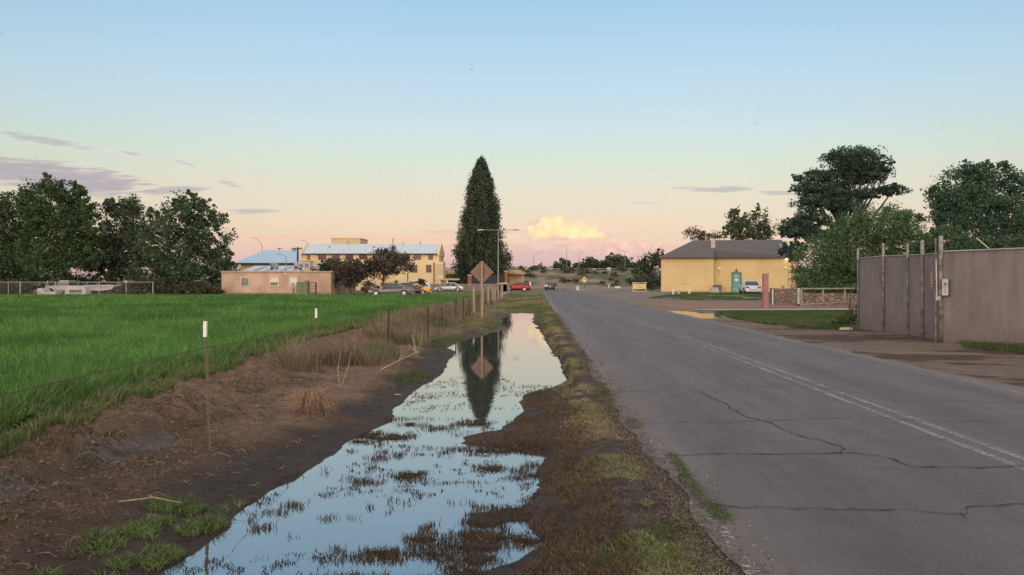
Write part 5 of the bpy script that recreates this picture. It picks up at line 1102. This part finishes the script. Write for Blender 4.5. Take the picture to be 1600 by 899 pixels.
# grey screen fence on the right --------------------------------------------
def screen_mat():
    m = bpy.data.materials.new('screen fabric'); m.use_nodes = True; t = m.node_tree; t.nodes.clear(); q = NB(t)
    out = q.n('ShaderNodeOutputMaterial'); p = q.n('ShaderNodeBsdfPrincipled'); t.links.new(p.outputs[0], out.inputs[0])
    co = q.n('ShaderNodeTexCoord').outputs['Object']; s3 = q.n('ShaderNodeSeparateXYZ'); t.links.new(co, s3.inputs[0])
    al = q.m('ADD', s3.outputs[0], q.m('MULTIPLY', s3.outputs[1], 1.0))
    k = 2*pi/.055
    d1 = q.m('ABSOLUTE', q.m('SINE', q.m('MULTIPLY', q.m('ADD', al, s3.outputs[2]), k/2))); d2 = q.m('ABSOLUTE', q.m('SINE', q.m('MULTIPLY', q.m('SUBTRACT', al, s3.outputs[2]), k/2)))
    ln = q.ss(q.m('MINIMUM', d1, d2), .24, .06)
    n = q.noise(co, 1.2, 5, .6); mp = q.n('ShaderNodeMapping'); t.links.new(co, mp.inputs[0]); mp.inputs['Scale'].default_value = (3,3,.3); n2 = q.noise(mp.outputs[0], 1.6, 5, .6)
    g_ = q.m('ADD', .72, q.m('ADD', q.m('MULTIPLY', q.ss(n, .35, .65), .18), q.m('MULTIPLY', q.ss(n2, .35, .65), .26))); c = q.mix(1.0, (.172,.138,.132), q.xyz(g_, g_, g_), 'MULTIPLY')
    dirt = q.m('MULTIPLY', q.ss(s3.outputs[2], .8, .0), q.m('MULTIPLY', q.ss(n2, .3, .6), .85)); c = q.mix(dirt, c, (.115,.080,.066))
    c = q.mix(q.m('MULTIPLY', ln, .55), c, (.27,.24,.235)); t.links.new(c, p.inputs['Base Color']); p.inputs['Roughness'].default_value = .85
    bp = q.n('ShaderNodeBump'); bp.inputs['Strength'].default_value = .5; bp.inputs['Distance'].default_value = .01; t.links.new(q.m('ADD', ln, q.m('MULTIPLY', n, .6)), bp.inputs['Height']); t.links.new(bp.outputs[0], p.inputs['Normal'])
    return m
SCR = screen_mat()
sf = thing('screen_fence', 'tall grey-brown fabric-screened chain-link fence beside the road', 'fence', (11.12, 26.4, 0)); ox, oy = 11.12, 26.4
def fp(u, vb):
    Yd = F*H/(vb-VPY); return (GX(u,Yd)-ox, Yd-oy)
seq = [(0,0), (GX(1380,24.6)-ox, 24.6-oy), (GX(1418,23.0)-ox, 23.0-oy), (GX(1441,22.1)-ox, 22.1-oy), (GX(1470,20.9)-ox, 20.9-oy)]
a_ = seq[-1]; cor = (a_[0], a_[1]); seq2 = [(cor[0]+.82*s*1.0, cor[1]-1.06*s*1.0) for s in (0, 2.2, 4.4, 6.6)]
topz = [2.46, 2.46, 2.44, 2.42, 2.44]; GTB = .06
def panel(p, q, z0, z1a, z1b, seed, n=14, off=.05):
    """sheet of cloth with slight billow, given thickness"""
    vs = []; fs = []; rows = 9; dx, dy = q[0]-p[0], q[1]-p[1]; L_ = sqrt(dx*dx+dy*dy); nxx, nyy = -dy/L_, dx/L_
    for sdd in (0, 1):
        for j in range(rows+1):
            for i in range(n+1):
                u, v = i/n, j/rows; bw = (vn(np.array([u*L_+seed*9]), np.array([v*2.4]), .5, seed)[0]-.5)*.035*sin(pi*u)
                zt = z1a+(z1b-z1a)*u - .02*sin(pi*u); vs.append((p[0]+dx*u+nxx*(off+bw+.012*sdd), p[1]+dy*u+nyy*(off+bw+.012*sdd), z0+(zt-z0)*v))
    N1 = (rows+1)*(n+1)
    for j in range(rows):
        for i in range(n):
            a = j*(n+1)+i; fs += [(a,a+1,a+n+2,a+n+1), (N1+a,N1+a+n+1,N1+a+n+2,N1+a+1)]
    for i in range(n): a = i; fs.append((a, N1+a, N1+a+1, a+1)); a = rows*(n+1)+i; fs.append((a, a+1, N1+a+1, N1+a))
    for j in range(rows): a = j*(n+1); fs.append((a, a+n+1, N1+a+n+1, N1+a)); a += n; fs.append((a, N1+a, N1+a+n+1, a+n+1))
    return MB().add(vs, fs).build('screen_panel', SCR, sf, smooth=False)
for i in range(4): panel(seq[i], seq[i+1], .05 if i else .02, topz[i], topz[i+1], i+1, off=.045)
for i in range(3): panel(seq2[i], seq2[i+1], .0, 2.46+.03*i, 2.49+.03*i, i+8, 22, off=.045)
RST = mat('rusty grey pipe', (.13,.105,.095), .8, 6, .35, col2=(.19,.165,.15))
for (p, r, zt) in ((seq[0],.027,2.74),(seq[1],.036,2.82),(seq[2],.024,2.73),(seq[3],.045,2.79),(seq[4],.05,2.85)):
    o = MB().tube([(p[0],p[1],-.3),(p[0],p[1],zt)], r, 12).build('post', RST, sf, smooth=True)
    MB().tube([(p[0],p[1],zt-.36),(p[0],p[1],zt+.02),(p[0],p[1],zt+.05)], [r+.006,r+.006,r*.4], 12).build('sleeve', mat('dull sleeve', (.24,.23,.215), .6, 9, .45), o)
for p in seq2[1:]: MB().tube([(p[0]+.13,p[1]+.1,-.3),(p[0]+.13,p[1]+.1,2.44)], .035, 8).build('post', RST, sf)
tp = [(p[0]+.03,p[1],z) for p, z in zip(seq, topz)]; MB().tube(tp, .016, 6).build('top_wire', GAL, sf); MB().tube([(p[0]-.01,p[1],2.465+.03*i) for i, p in enumerate(seq2)], .02, 6).build('top_rail', GAL, sf)
MB().tube([(seq[4][0]-.10,seq[4][1]+.02,1.25),(seq[4][0]-.12,seq[4][1]+.02,2.25)], .014, 8).build('gate_rod', mat('pale rod', (.5,.47,.42), .5), sf)
m_ = MB(); m_.box((seq[4][0]-.08,seq[4][1],1.2),(.1,.09,.10)); m_.tube([(seq[4][0]-.14,seq[4][1]-.04,1.12),(seq[4][0]-.14,seq[4][1]-.04,1.3)], .02, 8); m_.build('latch', GAL, sf)
MB().tube([(seq[4][0]-.075,seq[4][1]+.12,-.02),(seq[4][0]-.075,seq[4][1]+.12,2.83)], .022, 8).build('gate_stile', RST, sf)
p = (GX(1545,19.9)-ox, 19.9-oy); MB().tube([(p[0],p[1]+.0,ZV(388.5,19.9)),(GX(1526,19.6)-ox,19.6-oy,ZV(372.5,19.6))], .018, 6).build('barbed_wire_arm', mat('pale rod', (.5,.47,.42)), sf)
for hh_ in (2.62,2.74): MB().tube([(q_[0],q_[1],hh_) for q_ in seq], .004, 4, False).build('barbed_wire', mat('rusty wire', (.07,.05,.04)), sf)
# number painted on the gate, turned on its side
dxg, dyg = seq[4][0]-seq[3][0], seq[4][1]-seq[3][1]
ang = math.atan2(dyg, dxg)
def text_mesh(body, size, m, parent, name):
    cu = bpy.data.curves.new('t', 'FONT'); cu.body = body; cu.size = size; cu.align_x = 'CENTER'; cu.align_y = 'CENTER'; cu.extrude = .001; cu.resolution_u = 3
    ob = bpy.data.objects.new('t', cu); COL.objects.link(ob); dg = bpy.context.evaluated_depsgraph_get(); dg.update()
    me = bpy.data.meshes.new_from_object(ob.evaluated_get(dg)); bpy.data.objects.remove(ob); me.name = name; me.materials.clear(); me.materials.append(m)
    return link(bpy.data.objects.new(name, me), parent)
from mathutils import Matrix
tn_ = text_mesh('60884', .165, mat('faded red numerals', (.62,.26,.24), .7, 20, .3), sf, 'gate_number')
# basis: text-right -> down, text-up -> along fence towards the far end seen to the right, normal towards the road
rt = Vector((0,0,-1)); nrm = Vector((-1,-.28,0)).normalized(); up = nrm.cross(rt)
uy = 21.55; lx_ = GX(1456,uy)-ox-.07
M = Matrix(((rt.x, up.x, nrm.x, lx_), (rt.y, up.y, nrm.y, uy-oy), (rt.z, up.z, nrm.z, ZV(437.5,uy)), (0,0,0,1)))
nrm2 = Vector((dyg, -dxg, 0)).normalized()
if nrm2.x > 0: nrm2 = -nrm2
up = nrm2.cross(rt); f_ = .55
base = Vector((seq[3][0]+dxg*f_, seq[3][1]+dyg*f_, 0)); pp = base + nrm2*-.0
M = Matrix(((rt.x, up.x, nrm2.x, pp.x), (rt.y, up.y, nrm2.y, pp.y), (rt.z, up.z, nrm2.z, ZV(437.5,21.5)), (0,0,0,1)))
tn_.matrix_local = M
# where is the cloth? the panel lies off to the +normal or -normal side; keep the numerals 3 cm proud of it
side_ = Vector((-dyg, dxg, 0)).normalized(); dist = side_.dot(nrm2)*.045
tn_.location = pp + nrm2*(dist + .045 - (.0)) if dist > 0 else pp + nrm2*.012
tn_.location.z = ZV(437.5, 21.5); tn_.scale = (1, 1.7, 1)
# white plaque hung on the screen
ps = seq2[0]; f_ = .0; dvx, dvy = .82, -1.06; dl = sqrt(dvx*dvx+dvy*dvy); dvx, dvy = dvx/dl, dvy/dl
# solve for position along the outward run where the column is 1478
tt_ = 0.0
for k in range(400):
    X_, Y_ = ox+ps[0]+dvx*tt_, oy+ps[1]+dvy*tt_
    if VPX+F*X_/Y_ > 1478.5: break
    tt_ += .005
pq = thing('notice_sign', 'narrow white vertical notice plate on the grey fence by the gate', 'sign', (X_-.05, Y_-.04, ZV(449,Y_)), math.atan2(dvy,dvx))
w_, hh_ = .155, .44
MB().box((0,0,0),(w_,.012,hh_)).build('plate', mat('white plate', (.44,.43,.42), .6), pq)
MB().box((.01,.012,-.012),(w_+.03,.01,hh_+.03)).build('backing', TRM, pq)
m_ = MB(); m_.box((0,-.008,.085),(.08,.003,.085)); m_.build('emblem', mat('grey print', (.17,.17,.18), .7), pq)
for k in range(7): MB().box((-.005,-.008,.015-.028*k),(.09-.015*(k % 3),.003,.012)).build('print_line', mat('grey print', (.17,.17,.18)), pq)
# rubble by the corner
for i, (u, s_) in enumerate(((1318,.18),(1327,.2),(1333,.14))):
    X_, Y_ = GX(u,25.9), 25.9+.1*i; o = MB().box((0,0,0),(s_*1.5,s_,s_*.45),i*.7,.7).build('concrete_chunk', mat('pale concrete', (.42,.36,.31)), None, bevel=.02); o.location = (X_,Y_,G(X_,Y_)+.05)
    tag(o, ['left broken pale concrete chunk by the grey fence corner weeds','largest middle pale concrete chunk by the fence corner weeds','right small pale concrete chunk by the fence corner weeds'][i], 'rubble', 'concrete chunks at the fence corner')
# t-post, stone wall, gate, striped post, pink pillar
o = thing('steel_stake', 'thin dark steel stake in the weeds left of the grey fence corner', 'stake', P(1328.5, 31)); MB().tube([(0,0,-.1),(0,0,ZV(466,31))], .03, 5).build('shaft', POSTD, o); MB().box((0,0,ZV(466,31)-.02),(.07,.04,.05)).build('stake_cap', POSTD, o)
def stone_mat():
    m = bpy.data.materials.new('rubble stone'); m.use_nodes = True; t = m.node_tree; t.nodes.clear(); q = NB(t)
    out = q.n('ShaderNodeOutputMaterial'); p = q.n('ShaderNodeBsdfPrincipled'); t.links.new(p.outputs[0], out.inputs[0]); co = q.n('ShaderNodeTexCoord').outputs['Object']
    nz = q.n('ShaderNodeTexNoise'); t.links.new(co, nz.inputs['Vector']); nz.inputs['Scale'].default_value = 2; wv = q.mix(.12, co, nz.outputs[1], 'ADD')
    v1 = q.n('ShaderNodeTexVoronoi', feature='DISTANCE_TO_EDGE'); v2 = q.n('ShaderNodeTexVoronoi')
    for v in (v1, v2): t.links.new(wv, v.inputs['Vector']); v.inputs['Scale'].default_value = 3.3
    bw = q.n('ShaderNodeRGBToBW'); t.links.new(v2.outputs['Color'], bw.inputs[0]); c = q.mix(bw.outputs[0], (.14,.098,.078), (.235,.17,.135)); c = q.mix(q.ss(v1.outputs[0], .06, .02), c, (.115,.082,.067))
    n = q.noise(co, 14, 5, .6); c = q.mix(1.0, c, q.xyz(q.m('ADD', .6, q.m('MULTIPLY', n, .8)), q.m('ADD', .6, q.m('MULTIPLY', n, .8)), q.m('ADD', .6, q.m('MULTIPLY', n, .8))), 'MULTIPLY')
    t.links.new(c, p.inputs['Base Color']); p.inputs['Roughness'].default_value = .95; bp = q.n('ShaderNodeBump'); bp.inputs['Distance'].default_value = .06; t.links.new(q.ss(v1.outputs[0], .0, .2), bp.inputs['Height']); t.links.new(bp.outputs[0], p.inputs['Normal'])
    return m
SM = stone_mat(); ysw = 54.0; sw = thing('stone_wall', 'brown rubble stone wall behind the pipe gate', 'wall', (GX(1206,ysw), ysw, 0)); wl_ = GX(1345,55)-GX(1206,ysw)
def rubble(x0, x1, h0, seed, y0=0.0, th=.5):
    n = 26; xs1 = np.linspace(x0, x1, n); top = [(v, h0+(vn(np.array([v]), np.array([0.]), .5, seed)[0]-.5)*.10) for v in xs1]; return MB().prism([(x0,-.2)]+top+[(x1,-.2)], 'y', y0, y0+th)
rubble(0, 2.0, ZV(451,ysw), 3).build('wall_face', SM, sw); rubble(2.002, wl_+1, ZV(458,ysw), 4, .2).build('wall_face', SM, sw)
wp = MB().tube([(.02,-.12,-.1),(.02,-.12,ZV(451,ysw)-.05)], .05, 6).build('end_post', mat('chalk white', (.55,.52,.46)), sw)
pg = thing('pipe_gate', 'long grey-green pipe gate in front of the stone wall', 'gate', P(1252, 51)); gl = GX(1335,51)-GX(1252,51); zt = ZV(451.5,51); GP = mat('grey green pipe', (.22,.22,.17), .7, 4, .2)
MB().tube([(0,0,zt),(gl,0,zt+.02)], .05, 8).build('top_rail', GP, pg); MB().tube([(0,0,.10),(gl,.2,ZV(471,51))], .035, 8).build('bottom_rail', GP, pg)
for f_ in (0,.41,.82): MB().tube([(gl*f_,0,-.15 if f_ == 0 else .2+f_*.2),(gl*f_,0,zt)], .07 if f_ == 0 else .05, 8).build('post', GP, pg)
sp_ = thing('striped_marker', 'black and white striped marker post at the gate', 'marker post', P(1247.5, 51.5))
for k in range(9): MB().prism([(-.07,.12+k*.12),(.07,.17+k*.12),(.07,.23+k*.12),(-.07,.18+k*.12)], 'y', -.03, .03).build('stripe', mat('stripe white', (.7,.7,.68)) if 1 else None, sp_)
MB().b2(-.085,.085,.031,.06,0,1.3).build('board', TRM, sp_)
pk = thing('pink_pillar', 'square faded pink pillar standing alone by the driveway', 'pillar', P(1196, 48.3)); hp = ZV(428.5,48.3)
MB().b2(-.16,.16,-.16,.16,-.2,hp).build('shaft', mat('faded pink paint', (.30,.135,.135), .85, 1.5, .16, .3), pk, bevel=.015); MB().b2(-.155,.155,-.155,.155,hp+.002,hp+.03).build('cap', mat('pillar cap', (.18,.085,.085), .9), pk)
gb = thing('storage_shed', 'small pale grey shed glimpsed behind the gate, left of the fence', 'shed', (GX(1338,62), 62, 0)); MB().b2(-.7,.7,0,1.5,0,2.05).build('wall', mat('shed panel', (.38,.36,.36), .7, 3, .1), gb); MB().b2(-.8,.8,-.1,1.6,2.053,2.15).build('roof', mat('dark fascia', (.05,.04,.045)), gb); MB().b2(-.02,.02,-.02,-.003,.1,2).build('door_seam', TRM, gb)

# ------------------------------------------------------------------ signs
sg = thing('warning_sign', 'diamond warning sign seen from behind, on a timber post in the fence line', 'sign', (GX(753,37), 37, -.1)); zc = ZV(425.5,37)+.1; a_ = .545
MB().prism([(-a_,zc),(0,zc-a_),(a_,zc),(0,zc+a_)], 'y', -.006, .004).build('panel', mat('brown sign back', (.20,.110,.085), .75, 3, .18), sg)
m_ = MB(); 
for (p, q) in (((-a_,zc),(0,zc-a_)),((0,zc-a_),(a_,zc)),((a_,zc),(0,zc+a_)),((0,zc+a_),(-a_,zc))): m_.tube([(p[0],-.002,p[1]),(q[0],-.002,q[1])], .012, 4)
m_.build('rim', mat('sign rim', (.30,.22,.17), .7), sg)
MB().b2(-.045,.045,-.100,-.008,-.3,zc+a_*.93).build('post', mat('sign timber', (.30,.215,.145), .9, 6, .25, .4, stretch=(1,1,.2)), sg)
cs_ = thing('curve_sign', 'small yellow diamond curve sign near the far cross street', 'sign', P(913,150)); zc = ZV(437.5,150); a_ = .60
MB().prism([(-a_,zc),(0,zc-a_),(a_,zc),(0,zc+a_)], 'y', -.01, .01).build('panel', mat('sign yellow', (.68,.56,.22), .6), cs_); MB().tube([(-.22,-.02,zc-.2),(-.20,-.02,zc+.12),(0,-.02,zc+.22),(.2,-.02,zc+.1)], .05, 5).add([(.2,-.03,zc-.12),(.36,-.03,zc+.16),(.05,-.03,zc+.16)], [(0,1,2)]).build('arrow', TRM, cs_)
MB().tube([(0,.05,0),(0,.05,zc)], .05, 5).build('post', POSTD, cs_)
def small_sign(name, lab, u, v, yd, w, hh, col, z0=0.0):
    t = thing(name, lab, 'sign', (GX(u,yd), yd, z0)); zc = ZV(v,yd)-z0
    MB().box((0,0,zc),(w,.05,hh)).build('panel', mat('panel '+str(col), col, .6), t); MB().tube([(0,.06,0),(0,.06,zc+hh*.4)], .05, 5).build('post', POSTD, t)
small_sign('road_sign', 'small grey rectangular sign on top of the embankment', 951.5, 420.5, 291, 1.5, 1.2, (.36,.38,.39), 5.8)
small_sign('road_sign', 'tiny white round-looking sign on the embankment top, left of grey sign', 928, 421.5, 291, .6, .7, (.6,.58,.55), 5.8)
small_sign('street_marker', 'white rectangular board beside the far end of the road', 853.5, 446.5, 140, .62, .34, (.62,.56,.52))
small_sign('street_marker', 'narrow white marker board right of the red hatchback', 828.5, 444.5, 133, .28, .9, (.6,.56,.5))
for (u, v, yd, w, hh, nm, lab) in ((902.5,452.5,150,.55,.62,'white_box','small white cubic box beside the far right of road'), (965,447,175,1.3,.42,'white_planter','low white tub on the lot before the embankment'), (951.5,445.5,168,.22,1.0,'white_delineator','slim white post on the lot left of the white tub')):
    o = MB().box((0,0,hh/2),(w,.4 if w > .3 else .15,hh),0,.85 if w<1 else 1.0).box((0,0,hh+.03),(w*1.06 if w>.3 else w*.8,.44 if w > .3 else .12,.06)).build(nm, mat('chalk white', (.55,.52,.46)), None, bevel=.02); o.location = (GX(u,yd), yd, 0 if nm != 'white_planter' else .1); tag(o, lab, nm.split('_')[1])
o = MB().b2(-2.2,2.2,-.2,.2,0,.14).build('kerb_stone', CONC, None, bevel=.02); o.location = (GX(917,142), 142, 0); o.rotation_euler = (0,0,.1); tag(o, 'long pale kerb stone at the right of the far intersection', 'kerb')
sb = thing('notice_board', 'yellow timber notice board on two legs left of the mustard house', 'notice board', P(999,104,z=.05)); k = 104/F; zt = ZV(442.5,104)-.05; zb3 = ZV(452,104)-.05
YB2 = mat('board yellow', (.62,.46,.19), .7, 3, .1)
for s in (-1,1): MB().b2(s*.86-.06,s*.86+.06,-.06,.06,-.1,zt).build('leg', YB2, sb)
MB().b2(-.8,.8,-.03,.03,zb3,zt-.1).build('board', mat('board face', (.66,.54,.30), .7, 5, .1), sb); MB().b2(-1.0,1.0,-.12,.12,zt+.003,zt+.09).build('top_rail', YB2, sb)
for j in range(3): MB().b2(-.5+.05*j,.5-.1*j,-.04,-.032,zb3+.2+j*.17,zb3+.26+j*.17).build('lettering', mat('board lettering', (.45,.27,.10), .8), sb)
MB().b2(-.8,.8,-.03,.03,.25,.32).build('cross_rail', YB2, sb)
o = MB().tube([(-1.35,-.9,.1),(1.2,-.5,.1)], .1, 8).build('timber_log', mat('pale log', (.42,.36,.28), .9, 4, .2), None); o.location = (GX(999,103), 103, .03); tag(o, 'pale log lying at the foot of the yellow notice board', 'log')
o = MB().tube([(-2.0,0,.09),(2.4,.6,.09)], .09, 8).build('timber_log', mat('pale log', (.42,.36,.28)), None); o.location = (GX(1030,99.5), 99.3, .12); tag(o, 'pale log lying in front of the mustard house left corner', 'log')
# red pillars and yellow box behind the cypress lamp
for (u, w, v0, lab) in ((734,.62,431,'red brick gate pillar left of the lamp pole'), (791,.5,425,'red brick gate pillar right of the lamp pole')):
    yd = 130; t = thing('brick_pillar', lab, 'pillar', P(u,yd), 0, 'red brick gate pillars'); MB().b2(-w/2,w/2,-.25,.25,0,ZV(v0,yd)).build('shaft', mat('red brick', (.27,.09,.065), .9, 6, .3), t); MB().b2(-w/2-.06,w/2+.06,-.31,.31,ZV(v0,yd)+.003,ZV(v0,yd)+.16).build('cap', mat('pillar stone cap', (.42,.33,.28), .9), t)
yb = thing('yellow_booth', 'yellow box booth between the lamp pole and red pillar', 'booth', P(785,127)); MB().b2(-.75,.75,-.5,.5,.0,1.3).build('body', mat('booth yellow', (.50,.33,.08), .7, 3, .15), yb); MB().b2(-.85,.85,-.6,.6,1.303,1.42).build('top', mat('booth pale', (.66,.58,.32), .7), yb)
dkb = thing('cypress_shade', 'dark panel painted as cypress shade between the red brick pillars', 'gate', (GX(762,133), 133, 0)); MB().b2(-2.9,2.9,0,.12,.1,2.6).build('panel', mat('painted cypress shade', (.030,.026,.030), .6, 2, .3), dkb); MB().b2(-2.95,2.95,-.05,.17,2.603,2.7).build('top_bar', POSTD, dkb)  # dark panel stands in for the cypress shade between the pillars

# ------------------------------------------------------------------ lamps and poles
LG = mat('lamp pole grey', (.24,.23,.22), .55, 1, .1, metal=.3)
ll = thing('double_street_lamp', 'tall double-armed street lamp in front of conical evergreen', 'street lamp', P(778.5,112)); k = 112/F; zt = ZV(359.5,112)
MB().tube([(0,0,0),(0,0,zt+.1)], [.11,.065], 8).build('pole', LG, ll)
for s, L_ in ((-1, 33*k), (1, 33*k)):
    ar = MB().tube([(0,0,zt-.02),(s*L_*.7,0,zt+.02)], .045, 6).build('arm', LG, ll); MB().box((s*L_*.84,0,zt),(L_*.32,.32,.11),0,.8).build('lamp_head', mat('lamp head pale', (.5,.5,.48), .5) if s < 0 else TRM, ar)
def hwy(name, lab, u, v0, yd, side, L_=2.6, rise=.9, z0=0.0, grp=None, r=.10):
    t = thing(name, lab, 'street lamp', (GX(u,yd), yd, z0), 0, grp); zt = ZV(v0,yd)-z0
    MB().tube([(0,0,0),(0,0,zt-rise)], [r*1.3,r*.8], 7).build('pole', LG, t)
    a = MB().tube([(0,0,zt-rise),(side*L_*.25,0,zt-rise*.55),(side*L_*.6,0,zt-rise*.15),(side*L_*.8,0,zt)], [r*.8,r*.6,r*.5,r*.45], 6).build('arm', LG, t)
    MB().box((side*L_*.95,0,zt),(L_*.3,.4,.16),0,.8).build('lamp_head', mat('lamp head grey', (.36,.36,.36), .5), a)
hwy('highway_lamp','curved-arm lamp reaching right, leftmost on the embankment',833.5,394.5,292,1,3.0,1.6,5.8)
hwy('highway_lamp','tallest curved-arm lamp reaching left, beside the lone rounded tree',885.5,382.5,292,-1,3.0,1.3,5.8)
hwy('highway_lamp','curved-arm lamp reaching right above the embankment tree row',904.5,392,292,1,3.2,1.6,5.8)
hwy('highway_lamp','lamp with arm reaching left near the right end of embankment',976.5,390,292,-1,3.0,.9,5.8)
hwy('street_lamp','short leaning lamp in front of the embankment',842.5,406,205,1,1.0,2.6)
hwy('street_lamp','lamp with long arm reaching left above the metal-roofed hall',409.5,371.5,190,-1,2.4,2.0)
hwy('street_lamp','faint lamp with arm reaching left above left gable of school',481,376,205,-1,1.6,.6)
hwy('street_lamp','short lamp pole rising in front of white sloping annex roof',447,397.5,100.5,-1,1.1,.3,0,None,.06)
up_ = thing('utility_pole', 'dark timber utility pole with crossarm beside school gable', 'utility pole', P(465.2,119)); zt = ZV(386.5,119)
MB().tube([(0,0,0),(0,0,zt)], [.17,.13], 8).build('pole', mat('dark creosote', (.05,.035,.03), .95), up_); MB().b2(-.75,.75,-.2,-.13,zt-.35,zt-.2).build('crossarm', mat('dark creosote', (.05,.035,.03)), up_)
for x_ in (-.65,-.3,.3,.65): MB().tube([(x_,-.16,zt-.2),(x_,-.16,zt-.02)], .05, 6).build('insulator', mat('insulator', (.2,.17,.16), .4), up_)
up_ = thing('light_mast', 'short dark mast with small crossbar above the hall roof', 'mast', P(437,131,z=5.9)); MB().tube([(0,0,0),(0,0,1.5)], .06, 6).build('mast', POSTD, up_); MB().b2(-.5,.5,-.05,.05,1.3,1.38).build('crossbar', POSTD, up_)

# ------------------------------------------------------------------ birds
BK = mat('dark feathers', (.02,.02,.022), .8)
def bird(u, v, yd, s, rz, flap, lab):
    t = thing('bird', lab, 'bird', (GX(u,yd), yd, ZV(v,yd)), rz, 'birds in the sky')
    b_ = MB(); b_.tube([(0,-.5*s,0),(0,-.35*s,.01*s),(0,0,0),(0,.35*s,0),(0,.55*s,0)], [.02*s,.08*s,.11*s,.06*s,.015*s], 8)
    b_.add([(-.12*s,.85*s,0),(.12*s,.85*s,0),(.03*s,.5*s,0),(-.03*s,.5*s,0)], [(0,1,2,3)])
    for q in (-1,1):
        z1 = flap*s; vs = [(q*.05*s,-.25*s,.02*s),(q*.05*s,.2*s,.02*s),(q*.55*s,.12*s,z1*.6),(q*.55*s,-.3*s,z1*.6),(q*1.1*s,.2*s,z1)]
        b_.add(vs+[(a,b2,c-.02*s) for a, b2, c in vs], [(0,1,2,3),(3,2,4),(5,8,7,6),(8,9,7),(0,3,8,5),(3,4,9,8),(4,2,7,9),(2,1,6,7)])
    b_.build('body', BK, t, smooth=False)
bird(723.5,106.5,75,.12,.6,.3,'faint bird, leftmost of the three high birds at centre'); bird(737.5,109.5,60,.13,1.2,.6,'darkest bird in the middle of the three high birds'); bird(741.5,120.5,70,.11,.2,.1,'lowest of the three high birds at centre')
bird(1180,193,60,.13,2.2,-.5,'single dark bird high above the right trees'); bird(1166,150,110,.09,.5,.2,'faint tiny bird above the single dark bird')
bird(-9,45,16,.16,.15,-.75,'dark bird wing cut by the left edge of the sky')
